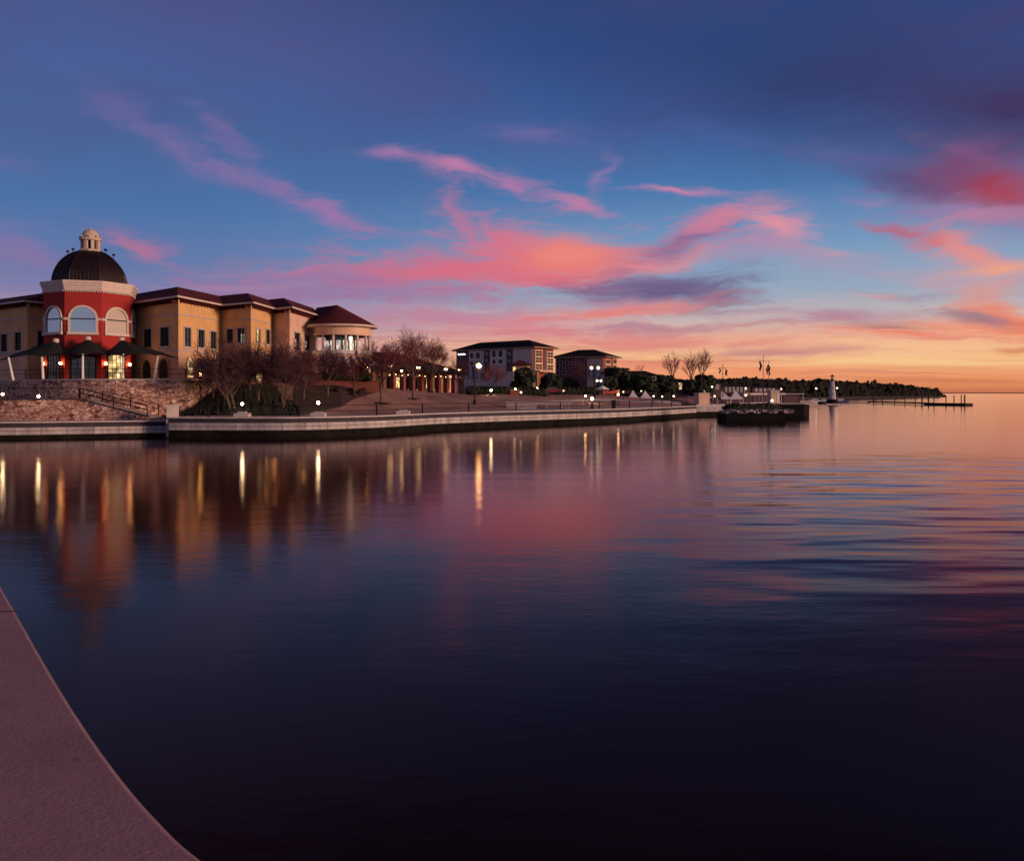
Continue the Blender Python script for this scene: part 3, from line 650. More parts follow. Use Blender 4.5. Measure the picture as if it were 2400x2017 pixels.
# ------------------------------------------------------------------ building helpers
def hit(p0, p1, u):
    k = (u-1200)*K; dx, dy = p1[0]-p0[0], p1[1]-p0[1]
    return (k*p0[1]-p0[0])/(dx-k*dy)
def on(p0, p1, t): return (p0[0]+(p1[0]-p0[0])*t, p0[1]+(p1[1]-p0[1])*t)
class Wall:
    """a wall plane from plan point a to b; s along it, n towards the viewer"""
    def __init__(s, a, b):
        s.a, s.b = Vector(a), Vector(b); s.L = (s.b-s.a).length; s.d = (s.b-s.a)/s.L; s.n = Vector((s.d.y, -s.d.x))
        s.ang = math.atan2(s.d.y, s.d.x)
    def p(s, t, z, o=0): q_ = s.a+s.d*t+s.n*o; return (q_.x, q_.y, z)
    def rect(s, u0, v0, u1, v1):
        """opening seen in the photograph as u0..u1, v0..v1"""
        t0, t1 = sorted((hit(s.a, s.b, u0)*s.L, hit(s.a, s.b, u1)*s.L)); Y = s.a.y+s.d.y*(t0+t1)/2
        return (t0, t1, Zv(v1, Y), Zv(v0, Y))
    def bx(s, mb, t0, t1, z0, z1, o0, o1, mi=0):
        c = s.a+s.d*((t0+t1)/2)+s.n*((o0+o1)/2); mb.box((c.x, c.y, (z0+z1)/2), (t1-t0, abs(o1-o0), z1-z0), s.ang, mi)
    def skin(s, mb, z0, z1, ops=(), zsplit=None, depth=0.28):
        ss = sorted({0, s.L, *[o[0] for o in ops], *[o[1] for o in ops]}); zs = sorted({z0, z1, *([zsplit] if zsplit else []), *[o[2] for o in ops], *[o[3] for o in ops]})
        for i in range(len(ss)-1):
            for j in range(len(zs)-1):
                cs, cz = (ss[i]+ss[i+1])/2, (zs[j]+zs[j+1])/2
                if any(o[0] < cs < o[1] and o[2] < cz < o[3] for o in ops): continue
                mb.face([s.p(ss[i], zs[j]), s.p(ss[i+1], zs[j]), s.p(ss[i+1], zs[j+1]), s.p(ss[i], zs[j+1])], [(ss[i], zs[j]), (ss[i+1], zs[j]), (ss[i+1], zs[j+1]), (ss[i], zs[j+1])], 1 if zsplit and cz < zsplit else 0)
        for a, b_, c, d in [o[:4] for o in ops]:
            for q_, r_ in (((a, c), (b_, c)), ((b_, c), (b_, d)), ((b_, d), (a, d)), ((a, d), (a, c))):
                mb.face([s.p(q_[0], q_[1]), s.p(r_[0], r_[1]), s.p(r_[0], r_[1], -depth), s.p(q_[0], q_[1], -depth)])
    def window(s, op, parent, pane, border=0.2, frame=None, bars=1, sky_pane=False):
        a, b_, c, d = op[:4]; fr = frame or M['lav']; m = MB()
        for t0, t1, z0, z1 in ((a-border, a, c-border, d+border), (b_, b_+border, c-border, d+border), (a, b_, d, d+border), (a, b_, c-border, c)):
            s.bx(m, t0, t1, z0, z1, -0.02, 0.07)
        s.bx(m, a-border*1.3, b_+border*1.3, c-border*1.5, c-border, -0.02, 0.14)
        f = m.build('window', fr, parent)
        g = MB(); g.face([s.p(a, c, -0.22), s.p(b_, c, -0.22), s.p(b_, d, -0.22), s.p(a, d, -0.22)]); g.build('pane', pane, f)
        k = MB()
        for i in range(bars): t = a+(b_-a)*(i+1)/(bars+1); s.bx(k, t-0.03, t+0.03, c, d, -0.21, -0.13)
        s.bx(k, a, b_, c+(d-c)*0.36-0.03, c+(d-c)*0.36+0.03, -0.2, -0.12); s.bx(k, a, a+0.06, c, d, -0.2, -0.1); s.bx(k, b_-0.06, b_, c, d, -0.2, -0.1)
        k.build('glazing_bar', M['dark'], f)
        return f
    def arch(s, tc_, w_, z0, z1, parent, pane, name='arched_window', border=0.3, frame=None, o=0.02, bars=True, sill=True):
        """arched window: opening w_ wide, springing into a half circle ending at z1"""
        r = w_/2; zs = z1-r; n = 16
        out = lambda rr, zb: [(tc_-rr, zb)]+[(tc_-rr*math.cos(math.pi*i/n), zs+rr*math.sin(math.pi*i/n)) for i in range(n+1)]+[(tc_+rr, zb)]
        A, B = out(r, z0), out(r+border, z0); m = MB()
        for i in range(len(A)-1):
            a0, a1, b0, b1 = A[i], A[i+1], B[i], B[i+1]
            m.face([s.p(*b0, o+0.16), s.p(*b1, o+0.16), s.p(*a1, o+0.16), s.p(*a0, o+0.16)]); m.face([s.p(*b0, 0), s.p(*b1, 0), s.p(*b1, o+0.16), s.p(*b0, o+0.16)]); m.face([s.p(*a0, o+0.16), s.p(*a1, o+0.16), s.p(*a1, 0), s.p(*a0, 0)])
        if sill: s.bx(m, tc_-r-border*1.3, tc_+r+border*1.3, z0-0.3, z0, -0.02, o+0.26)
        f = m.build(name, frame or M['trim'], parent)
        g = MB(); g.face([s.p(*q_, o) for q_ in A]); g.build('pane', pane, f)
        if bars:
            k = MB(); s.bx(k, tc_-r, tc_+r, zs-0.06, zs+0.06, o-0.01, o+0.08); k.build('glazing_bar', M['dark'], f)
        return f
def hiproof(pts_low, shift, z0, z1, z2, back, name, m_, parent):
    b = MB(); up = [(p[0]+shift[0], p[1]+shift[1]) for p in pts_low]; bk = [(p[0]+back[0], p[1]+back[1]) for p in pts_low]
    for i in range(len(pts_low)-1):
        p, q_, r_, t_ = pts_low[i], pts_low[i+1], up[i+1], up[i]
        b.face([(*p, z0), (*q_, z0), (*r_, z1), (*t_, z1)]); b.face([(*t_, z1), (*r_, z1), (*bk[i+1], z2), (*bk[i], z2)])
    return b.build(name, m_, parent)
def miter(pl, o):
    r_ = []
    for i in range(len(pl)):
        ns = []
        for a, b_ in ((i-1, i), (i, i+1)):
            if a >= 0 and b_ < len(pl):
                d = (Vector(pl[b_])-Vector(pl[a])).normalized(); ns.append(Vector((d.y, -d.x)))
        if len(ns) == 1: m_ = ns[0]
        else: m_ = (ns[0]+ns[1]); m_ = m_/max(0.25, m_.dot(ns[0]))
        r_.append((pl[i][0]+m_.x*o, pl[i][1]+m_.y*o))
    return r_

# ------------------------------------------------------------------ ochre wings with the rotunda
e = thing('office_building', (*XY(420, 104), 5.9), 'long two storey ochre building with stepped walls and red tiled hip roofs', 'building')
BLD = e
EZ = 15.6
right_w = [XY(296, 109.5), XY(418, 100.5), XY(519, 110.3), XY(588, 107.2), XY(640, 115.4), XY(679, 113.2), XY(742, 125.5)]
left_w = [XY(-150, 121), XY(64, 105.2), XY(130, 108.5)]
BRK = []
def wing(pl, wins, arches, pinkfrom=99):
    for i in range(len(pl)-1):
        W = Wall(pl[i], pl[i+1]); ops = [W.rect(*w_[:4]) for w_ in wins.get(i, [])]
        pk = i >= pinkfrom
        m = MB(); W.skin(m, 4.5, EZ, ops, 9.55); m.build('wall', [M['stucco_pink'] if pk else M['stucco'], M['stucco_pink'] if pk else M['stucco_low']], e)
        m = MB(); W.bx(m, 0.0, W.L, 9.45, 9.65, -0.05, 0.07); m.build('string_course', M['stucco_pink'] if i >= pinkfrom else M['lav'], e)
        m = MB(); W.bx(m, 0.0, W.L, 13.75, 13.9, -0.05, 0.06)
        m.build('string_course', M['stucco_pink'] if i >= pinkfrom else M['lav'], e)
        for w_, op in zip(wins.get(i, []), ops): W.window(op, e, w_[4], bars=w_[5] if len(w_) > 5 else 1)
        if i == 5:
            for op in ops:
                m = MB(); c_ = (op[0]+op[1])/2; w_ = (op[1]-op[0])*0.14; zz = lerp(op[2], op[3], 0.2), lerp(op[2], op[3], 0.62); m.face([W.p(c_-w_, zz[0], -.19), W.p(c_+w_, zz[0], -.19), W.p(c_+w_, zz[1], -.19), W.p(c_-w_, zz[1], -.19)]); m.build('lit_slit', M['litw'], e)
        for a in arches.get(i, []):
            t0, t1, z0, z1 = W.rect(*a[:4]); W.arch((t0+t1)/2, t1-t0, max(z0, 6.0), z1, e, a[4], 'arched_opening', 0.16, M['stucco_low'], bars=False, sill=False)
        m = MB()
        n = max(2, int(W.L/0.75))
        for j in range(n):
            t = (j+0.5)*W.L/n; BRK.append((W, t))
gp, gd = M['pane'], M['glassd']
wing(right_w, {0: [(336, 771, 355, 814, gd), (376, 767, 397, 811, gd)], 1: [(432, 768, 447, 812, gp), (464, 773, 479, 814, gd), (493, 777, 507, 817, gd)],
               2: [(532, 771, 547, 804, gd), (557, 769, 575, 802, gd)], 3: [(600, 771, 610, 804, M['lit']), (623, 773, 633, 806, gd)],
               5: [(690, 780, 703, 820, M['hpane'], 1), (714, 785, 726, 822, M['hpane'], 1)]},
     {0: [(334, 843, 357, 886, M['glassd']), (374, 840, 397, 886, M['glassd'])], 1: [(437, 838, 452, 884, M['lit']), (462, 842, 480, 884, M['glassd'])], 2: [(535, 850, 552, 886, M['glassd']), (560, 850, 578, 886, M['glassd'])],
      3: [(598, 852, 612, 890, M['lit']), (620, 852, 634, 890, M['lit'])], 5: [(686, 855, 702, 892, M['lit']), (708, 857, 730, 892, M['lit'])]}, 4)
BR_ = BRK[:]; BRK.clear()
wing(left_w, {0: [(2, 783, 17, 824, gd), (34, 779, 50, 821, gd)], 1: [(88, 777, 103, 819, gd)]}, {})
BL_ = BRK[:]
for pl, sh, bk in ((right_w, (-3.7, 9.4), (-12, 26)), (left_w, (1.2, 7.5), (3, 18))):
    ev = miter(pl, 0.95)
    hiproof(ev, sh, EZ+0.22, 17.95, EZ, bk, 'roof', M['roof'], e)
    b = MB()
    for i in range(len(ev)-1):
        p, q_ = ev[i], ev[i+1]; a, c = pl[i], pl[i+1]
        b.face([(*p, EZ), (*q_, EZ), (*q_, EZ+0.22), (*p, EZ+0.22)]); b.face([(*a, EZ-0.02), (*c, EZ-0.02), (*q_, EZ), (*p, EZ)], mi=1)
    for W, t in (BR_ if pl is right_w else BL_): W.bx(b, t-0.08, t+0.08, EZ-0.42, EZ-0.06, 0, 0.62, 1)
    b.build('eave', [M['trim'], M['roof']], e)

for i, u, v in ((2, 586, 864), (3, 617, 866), (3, 637, 868), (5, 705, 868), (5, 733, 870)):
    W = Wall(right_w[i], right_w[i+1]); t = hit(W.a, W.b, u)*W.L; c = W.p(t, Zv(v, W.a.y+W.d.y*t), 0.35)
    m = MB(); W.bx(m, t-.08, t+.08, c[2]-.32, c[2]-.2, 0, .4); s_ = m.build('wall_lamp', M['dark'], e); MB().sphere(c, .17, 5).build('lamp_globe', M['orange'], s_)
# rotunda at the right end
rc = (-24.2, 121.8)
b = MB(); b.lathe([(4.0, 12.55), (4.0, 12.62), (4.12, 12.62), (4.12, 12.9), (4.0, 12.9), (4.0, 13.75)], 40, (*rc, 0)); b.build('rotunda_fascia', M['stucco_pink'], e, smooth=False)
b = MB(); n = 48; ap = Vector((-25.4, 124.0, 17.3)); rg = Vector((-30, 131, 17.6))
ring = [(rc[0]+5.0*math.cos(2*math.pi*i/n), rc[1]+5.0*math.sin(2*math.pi*i/n)) for i in range(n)]
for i in range(n):
    p, q_ = ring[i], ring[(i+1) % n]
    b.face([(*p, 14.0), (*q_, 14.0), ap])
b.face([(-29.0, 121.5, 14.0), ap, rg]); b.face([(-20.5, 125, 14.0), rg, ap])
b.build('rotunda_roof', M['roof'], e)
b = MB(); b.lathe([(4.0, 13.75), (5.0, 13.78), (5.02, 14.02)], 48, (*rc, 0)); b.build('rotunda_eave', M['trim'], e)
for i, th in enumerate((-150, -124, -98, -72, -46, -20, 6)):
    m = MB(); m.tube((rc[0]+3.75*math.cos(R(th)), rc[1]+3.75*math.sin(R(th)), 9.8), (rc[0]+3.75*math.cos(R(th)), rc[1]+3.75*math.sin(R(th)), 12.6), 0.17, n=10); m.tube((rc[0]+3.75*math.cos(R(th)), rc[1]+3.75*math.sin(R(th)), 6.3), (rc[0]+3.75*math.cos(R(th)), rc[1]+3.75*math.sin(R(th)), 8.6), 0.22, n=10); m.build('column', M['trim'], e)
b = MB(); b.lathe([(2.4, 6.0), (2.4, 12.6)], 32, (*rc, 0)); b.build('rotunda_wall', M['glassd'], e)
for i in range(9):
    th = R(-168+i*22)
    m = MB(); m.lathe([(2.46, 10.55), (2.46, 11.9)], 3, (*rc, 0), a0=th+0.05, a1=th+0.33); f = m.build('rotunda_window', M['litw'], e)
b = MB(); b.lathe([(4.2, 9.55), (4.2, 9.85), (3.4, 9.85)], 40, (*rc, 0)); b.lathe([(4.2, 9.55), (2.4, 9.55)], 40, (*rc, 0)); b.build('balcony_floor', M['stucco_pink'], e)
b = MB()
for i in range(30):
    t0, t1 = R(-190+i*7.2), R(-190+(i+1)*7.2)
    b.lathe([(4.0, 9.5), (5.1, 8.55), (5.1, 8.4)], 1, (*rc, 0), a0=t0, a1=t1, mi=i % 2)
b.build('striped_awning', [M['tent'], M['hpurple']], e)
b = MB(); b.lathe([(4.25, 9.9), (4.25, 10.45), (4.2, 10.45), (4.2, 9.9)], 40, (*rc, 0), a0=R(-175), a1=R(20)); b.build('balcony_rail', M['white'], e)

# ------------------------------------------------------------------ red domed tower
tcx, tcy = XY(212, 104.0); AP = 4.72; ROT = 17
t_ = thing('domed_tower', (tcx, tcy, 5.9), 'red octagonal tower with arched windows, dark dome and stone lantern', 'tower'); TOW = t_
def octo(ap, ph=0):
    rr = ap/math.cos(math.pi/8); return [(tcx+rr*math.cos(R(-90+ROT+22.5+45*i)), tcy+rr*math.sin(R(-90+ROT+22.5+45*i))) for i in range(8)]
oc = octo(AP)
faces = [Wall(oc[(i-1) % 8], oc[i]) for i in range(8)]       # faces[0] looks at the camera
b = MB()
for W in faces: W.skin(b, 4.5, 16.8)
b.build('tower_wall', M['red'], t_)
b = MB()
for lo, hi, a in ((16.5, 16.7, AP+0.10), (16.7, 17.0, AP+0.18), (17.0, 17.3, AP+0.28), (17.3, 17.6, AP+0.38)):
    b.prism(octo(a), lo, hi)
b.build('cornice', M['trim'], t_)
b = MB()
for W in faces:
    n = 15
    for j in range(n): t = (j+0.5)*W.L/n; W.bx(b, t-0.08, t+0.08, 16.28, 16.48, 0, 0.16)
b.build('dentil_moulding', M['trim'], t_)
prof = [(4.12*math.cos(a), 17.6+4.3*math.sin(a)) for a in [R(90*i/14) for i in range(13)]]
prof = [(r_, z) for r_, z in prof if r_ > 1.0]
k8 = 1/math.cos(math.pi/8)
b = MB(); b.lathe([(r_*1.03, z) for r_, z in prof]+[(0.05, prof[-1][1]+0.05)], 8, (tcx, tcy, 0), ph=R(-90+ROT+22.5)); b.build('dome', M['dome'], t_)
b = MB()
for fct in range(8):
    a0 = R(-90+ROT+22.5+45*fct); a1 = a0+math.pi/4
    for j in range(0, 8):
        t = j/8
        pr = None
        for r_, z in prof:
            c0 = Vector((math.cos(a0), math.sin(a0)))*r_*1.035; c1 = Vector((math.cos(a1), math.sin(a1)))*r_*1.035; c = c0.lerp(c1, t)
            q_ = (tcx+c.x, tcy+c.y, z)
            if pr and (c-c0).length > -1: b.tube(pr, q_, 0.06 if j == 0 else 0.03, n=4, caps=False)
            pr = q_
b.build('dome_seam', M['dome'], t_)
zl = prof[-1][1]
l_ = MB().lathe([(1.3, zl-0.1), (1.3, zl+0.22), (1.1, zl+0.3)], 8, (tcx, tcy, 0), ph=R(ROT)).build('lantern', M['stonecap'], t_)
m = MB(); m.lathe([(0.72, zl+0.2), (0.72, zl+1.35)], 12, (tcx, tcy, 0)); m.build('lantern_core', M['dark'], l_)
m = MB()
for i in range(8):
    a = R(45*i+ROT+22.5); m.box((tcx+0.93*math.cos(a), tcy+0.93*math.sin(a), zl+0.8), (0.3, 0.36, 1.15), a)
m.build('lantern_pier', M['stonecap'], l_)
m = MB(); m.lathe([(1.05, zl+1.3), (1.24, zl+1.4), (1.24, zl+1.66), (0.98, zl+1.7), (0.96, zl+2.0), (0.84, zl+2.35), (0.58, zl+2.62), (0.2, zl+2.75), (0.12, zl+2.95), (0.02, zl+3.0)], 16, (tcx, tcy, 0))
for i in range(8):
    a = R(45*i+ROT); m.sphere((tcx+1.16*math.cos(a), tcy+1.16*math.sin(a), zl+1.8), 0.13, 4)
m.build('lantern_cap', M['stonecap'], l_)
for th, rr in ((-175, 1.9), (-160, 2.5), (-20, 1.9), (-2, 2.6)):
    a = R(th+ROT); z = 17.6+4.3*math.sqrt(max(0, 1-(rr/4.12)**2))
    m = MB(); m.tube((tcx+rr*math.cos(a), tcy+rr*math.sin(a), z-0.1), (tcx+rr*math.cos(a), tcy+rr*math.sin(a), z+0.45), 0.035); m.box((tcx+rr*math.cos(a), tcy+rr*math.sin(a), z+0.5), (0.3, 0.3, 0.22), a); m.build('floodlight', M['dark'], t_)
for i in (7, 0, 1, 2, 6):
    W = faces[i]; W.arch(W.L/2, 2.7, 11.6, 14.5, t_, M['sky_pane'] if i == 1 else M['glassb'], 'arched_window', 0.24)
    m = MB(); W.bx(m, 0.0, W.L/2-1.35-0.24, 12.98, 13.26, 0, 0.17); m.build('string_course', M['trim'], t_); m = MB(); W.bx(m, W.L/2+1.35+0.24, W.L, 12.98, 13.26, 0, 0.17); m.build('string_course', M['trim'], t_)
def doorway(W, t0, t1, z0, z1, pane, nm='door'):
    m = MB()
    for a in ((t0-0.14, t0, z0, z1+0.14), (t1, t1+0.14, z0, z1+0.14), (t0, t1, z1, z1+0.14)): W.bx(m, *a, 0, 0.12)
    f = m.build(nm, M['dark'], t_)
    g = MB(); g.face([W.p(t0, z0, 0.03), W.p(t1, z0, 0.03), W.p(t1, z1, 0.03), W.p(t0, z1, 0.03)]); g.build('pane', pane, f)
    k = MB()
    for i in range(1, 4): t = lerp(t0, t1, i/4); W.bx(k, t-0.03, t+0.03, z0, z1, 0.025, 0.07)
    for zz in (lerp(z0, z1, 0.3), lerp(z0, z1, 0.68)): W.bx(k, t0, t1, zz-0.03, zz+0.03, 0.025, 0.06)
    k.build('glazing_bar', M['dark'], f)
doorway(faces[0], 0.75, faces[0].L-0.7, 6.0, 8.75, M['glassd'])
doorway(faces[1], 0.85, faces[1].L-0.9, 6.0, 9.0, M['lit'], 'shop_window')
doorway(faces[7], 0.9, faces[7].L-0.9, 6.0, 8.9, M['glassd'], 'shop_window')
m = MB(); W = faces[0]; W.bx(m, W.L/2-0.5, W.L/2+1.3, 8.25, 8.5, 0.16, 0.22); m.build('sign_board', M['lav'], t_)
for W, t in ((faces[7], 0.35), (faces[7], faces[7].L-0.35), (faces[1], 0.35), (faces[1], faces[1].L-0.3)):
    m = MB(); W.bx(m, t-0.12, t+0.12, 7.55, 7.7, 0.0, 0.3); s_ = m.build('wall_sconce', M['dark'], t_)
    c = W.p(t, 7.95, 0.28); MB().sphere(c, 0.17, 5).build('lamp_globe', M['orange'], s_)

# ------------------------------------------------------------------ dark tensile canopies in front of the tower
def canopy(uap, vap, Yap, corners, label):
    A_ = P(uap, vap, Yap); e = thing('shade_canopy', (A_.x, A_.y, 6.0), label, 'canopy', 'dark shade canopies around the tower')
    b = MB(); n = len(corners); seg = 6
    def shape(c0, c1, k, r_):          # scalloped edge, sagging ridge
        t = k/seg; c = c0.lerp(c1, t); mid = (c0+c1)/2; pull = 4*t*(1-t)*0.14
        edge_ = c.lerp(A_, pull)+Vector((0, 0, 0.10*4*t*(1-t)))
        q_ = A_.lerp(edge_, r_); q_.z -= 0.55*4*r_*(1-r_)*(0.35+0.65*abs(1-2*t))*0.5; return q_
    for i in range(n):
        c0, c1 = corners[i], corners[(i+1) % n]
        for k in range(seg):
            for r_ in range(6):
                q_ = [shape(c0, c1, k, r_/6), shape(c0, c1, k+1, r_/6), shape(c0, c1, k+1, (r_+1)/6), shape(c0, c1, k, (r_+1)/6)]
                if r_ == 0: q_ = [q_[0], q_[2], q_[3]]
                b.face(q_)
    f = b.build('fabric', M['fabric'], e)
    md = f.modifiers.new('thick', 'SOLIDIFY'); md.thickness = 0.05
    MB().lathe([(0.02, 0.30), (0.3, 0.25), (0.34, 0.0), (0.28, -0.18)], 10, tuple(A_)).build('peak_cap', M['trim'], e)
    return e
def pole(u0, v0, u1, v1, Y, e):
    MB().tube(P(u0, v0, Y), P(u1, v1, Y+0.8), 0.14, 0.11, 8).build('pole', M['white'], e)
c1 = canopy(131, 799, 97.5, [P(-6, 846, 94.5), P(100, 836, 92.8), P(176, 836, 98.5), P(110, 806, 100.5), P(60, 822, 101)], 'left dark canopy sloping down from the tower towards the picture edge')
pole(31, 891, 20, 838, 93.4, c1); pole(101, 888, 98, 834, 92.9, c1)
c2 = canopy(206, 794, 98, [P(138, 838, 95.5), P(194, 834, 93.2), P(262, 836, 96.0), P(230, 806, 100), P(175, 808, 100)], 'middle dark pointed canopy over the tower door, white pole under its front')
pole(194, 888, 194, 830, 92.9, c2)
c3 = canopy(285, 796, 98.5, [P(226, 836, 97.0), P(290, 837, 93.2), P(372, 834, 94.5), P(421, 841, 97.5), P(322, 812, 101)], 'right dark canopy sloping down across the ochre wall')
pole(287, 887, 289, 830, 93.3, c3); pole(361, 888, 370, 832, 94.3, c3)

# ------------------------------------------------------------------ hotels
def hotel(fl, cr, rr_, eave, zb, label, apex_u, name='hotel'):
    e = thing(name, (*cr, zb), label, 'hotel')
    A, B = Wall(fl, cr), Wall(cr, rr_)
    m = MB(); A.skin(m, zb, eave); m.build('wall', M['hwhite'], e)
    m = MB(); B.skin(m, zb, eave); m.build('brick_wall', M['hbrick'], e)
    back = (fl[0]+(rr_[0]-cr[0]), fl[1]+(rr_[1]-cr[1]))
    base = [fl, cr, rr_, back]; c = Vector(((fl[0]+rr_[0])/2, (fl[1]+rr_[1])/2)); o = []
    for p in base:
        d = (Vector(p)-c); o.append(tuple(c+d*(1+1.6/d.length)))
    ax = B.L/2
    d = A.d; w_ = (Vector(rr_)-Vector(cr)); r0 = Vector(fl)+w_/2+d*ax*1.0; r1 = Vector(cr)+w_/2-d*ax*1.0
    zr = eave+ax*0.52; b = MB(); ze = eave+0.25
    P4 = [(*p, ze) for p in o]; R0, R1 = (r0.x, r0.y, zr), (r1.x, r1.y, zr)
    b.face([P4[0], P4[1], R1, R0]); b.face([P4[1], P4[2], R1]); b.face([P4[2], P4[3], R0, R1]); b.face([P4[3], P4[0], R0])
    b.build('roof', M['roofd'], e)
    b = MB()
    for i in range(4):
        p, q_ = o[i], o[(i+1) % 4]; b.face([(*p, ze-0.3), (*q_, ze-0.3), (*q_, ze), (*p, ze)])
    b.face([(*p, ze-0.3) for p in reversed(o)]); b.build('eave', M['beige'], e)
    return e, A, B
h1, A, B = hotel(XY(1070, 238), XY(1245, 220), XY(1297, 227), 16.2, 3.5, 'larger white and red brick hotel with arched windows and dark hip roof', 1229)
def recess(W, u0, v0, u1, v1, m_, e, nm='wall_panel', o=0.06):
    t0, t1, z0, z1 = W.rect(u0, v0, u1, v1); b = MB(); W.bx(b, t0, t1, max(z0, 3.5), z1, 0.0, o); return b.build(nm, m_, e)
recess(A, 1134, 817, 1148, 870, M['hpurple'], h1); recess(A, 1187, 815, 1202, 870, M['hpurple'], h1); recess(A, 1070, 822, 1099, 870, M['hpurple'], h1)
for u0, u1, v0, v1 in ((1102, 1111, 826, 840), (1116, 1126, 825, 840), (1154, 1163, 820, 837), (1169, 1179, 820, 837), (1154, 1163, 842, 852), (1169, 1179, 841, 852), (1102, 1111, 846, 856), (1116, 1126, 846, 856)):
    t0, t1, z0, z1 = A.rect(u0, v0, u1, v1); A.arch((t0+t1)/2, t1-t0, z0, z1, h1, M['hpane'], 'arched_window', 0.22, M['white'], o=0.03)
for u0, u1 in ((1137, 1145), (1190, 1199)):
    for v0, v1 in ((824, 834), (840, 850)):
        t0, t1, z0, z1 = A.rect(u0, v0, u1, v1); b = MB(); A.bx(b, t0, t1, z0, z1, 0.07, 0.12); w_ = b.build('window', M['dark'], h1); g = MB(); g.face([A.p(t0+.1, z0+.1, .13), A.p(t1-.1, z0+.1, .13), A.p(t1-.1, z1-.1, .13), A.p(t0+.1, z1-.1, .13)]); g.build('pane', M['glassd'], w_)
sg = recess(A, 1074, 826, 1094, 834, M['dark'], h1, 'sign_board', 0.2)
b = MB(); t0, t1, z0, z1 = A.rect(1074, 826, 1094, 834); n = 9
for i in range(n):
    a = lerp(t0+0.15, t1-0.15, i/n); A.bx(b, a, a+(t1-t0)/n*0.72, z0+0.22, z1-0.22-0.12*(i % 3), 0.21, 0.26)
b.build('lettering', M['sign'], sg)
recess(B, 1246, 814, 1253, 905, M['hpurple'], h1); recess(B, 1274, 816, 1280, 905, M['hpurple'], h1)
for u0, u1, rows in ((1255, 1269, ((822, 834), (838, 849), (854, 865))), (1282, 1295, ((826, 837), (841, 851), (856, 867)))):
    for v0, v1 in rows:
        t0, t1, z0, z1 = B.rect(u0, v0, u1, v1); b = MB(); bd = 0.28
        for q_ in ((t0-bd, t0, z0-bd, z1+bd), (t1, t1+bd, z0-bd, z1+bd), (t0, t1, z1, z1+bd), (t0, t1, z0-bd, z0), ((t0+t1)/2-.08, (t0+t1)/2+.08, z0, z1), (t0, t1, (z0+z1)/2-.07, (z0+z1)/2+.07)): B.bx(b, *q_, 0, 0.16)
        w_ = b.build('window', M['stucco_pink'], h1); g = MB(); g.face([B.p(t0, z0, .05), B.p(t1, z0, .05), B.p(t1, z1, .05), B.p(t0, z1, .05)]); g.build('pane', M['hpane'], w_)
b = MB(); t0, t1, z0, z1 = B.rect(1246, 868, 1276, 872); B.bx(b, t0-0.5, t1, z0, z1, 0, 3.2); b.build('porch_roof', M['stucco_pink'], h1)
for u in (1249, 1259):
    p = P(u, 903, 218); MB().box((p.x, p.y, (3.6+Zv(872, 218))/2), (0.75, 0.75, Zv(872, 218)-3.6), R(40)).build('porch_column', M['beige'], h1)
m = MB(); p = P(1255, 885, 220.3); m.box((p.x, p.y+.5, p.z-1), (2.4, 0.2, 4.5), R(40)); m.build('lit_entrance', M['lit'], h1)
pv = thing('gatehouse', (*XY(1222, 200), 4.2), 'small pavilion with low hip roof in front of the larger hotel', 'pavilion')
Wp = Wall(XY(1203, 200), XY(1243, 200)); m = MB(); Wp.skin(m, 3.6, Zv(855, 200)); m.build('wall', M['beige'], pv)
z0 = Zv(855, 200); b = MB(); q_ = [(*XY(1198, 198.6), z0), (*XY(1248, 198.6), z0), (*XY(1246, 206), z0), (*XY(1203, 206), z0)]; a0, a1 = (*XY(1216, 202), Zv(843.5, 202)), (*XY(1222, 202), Zv(843.5, 202))
b.face([q_[0], q_[1], a1, a0]); b.face([q_[1], q_[2], a1]); b.face([q_[2], q_[3], a0, a1]); b.face([q_[3], q_[0], a0]); b.face(q_[::-1]); b.build('roof', M['roof'], pv)
for u0, u1 in ((1199, 1209), (1232, 1241)):
    t0, t1, z0, z1 = Wp.rect(u0+3, 860, u1, 869); b = MB(); Wp.bx(b, t0, t1, z0, z1, 0, 0.1); b.build('window', M['lit'], pv)
h2, A, B = hotel(XY(1302, 246), XY(1413, 240), XY(1446, 248), 14.6, 3.5, 'smaller shaded hotel with red brick end, farther right and behind', 1392)
recess(A, 1302, 832, 1376, 925, M['hpurple'], h2)  # plum sheet puts the left wall's shade into colour
for u in (1308, 1322, 1336, 1352, 1366):
    for v in (843, 858, 873):
        t0, t1, z0, z1 = A.rect(u-4, v-5, u+4, v+5); b = MB(); A.bx(b, t0, t1, z0, z1, 0.07, 0.14); w_ = b.build('window', M['lav'], h2); g = MB(); g.face([A.p(t0+.15, z0+.15, .15), A.p(t1-.15, z0+.15, .15), A.p(t1-.15, z1-.15, .15), A.p(t0+.15, z1-.15, .15)]); g.build('pane', M['hpane'], w_)
for u0, u1 in ((1419, 1429), (1436, 1444)):
    for v0, v1 in ((843, 852), (856, 866), (869, 879)):
        t0, t1, z0, z1 = B.rect(u0, v0, u1, v1); b = MB(); bd = 0.26
        for q_ in ((t0-bd, t0, z0-bd, z1+bd), (t1, t1+bd, z0-bd, z1+bd), (t0, t1, z1, z1+bd), (t0, t1, z0-bd, z0)): B.bx(b, *q_, 0, 0.16)
        w_ = b.build('window', M['stucco_pink'], h2); g = MB(); g.face([B.p(t0, z0, .05), B.p(t1, z0, .05), B.p(t1, z1, .05), B.p(t0, z1, .05)]); g.build('pane', M['hpane'], w_)

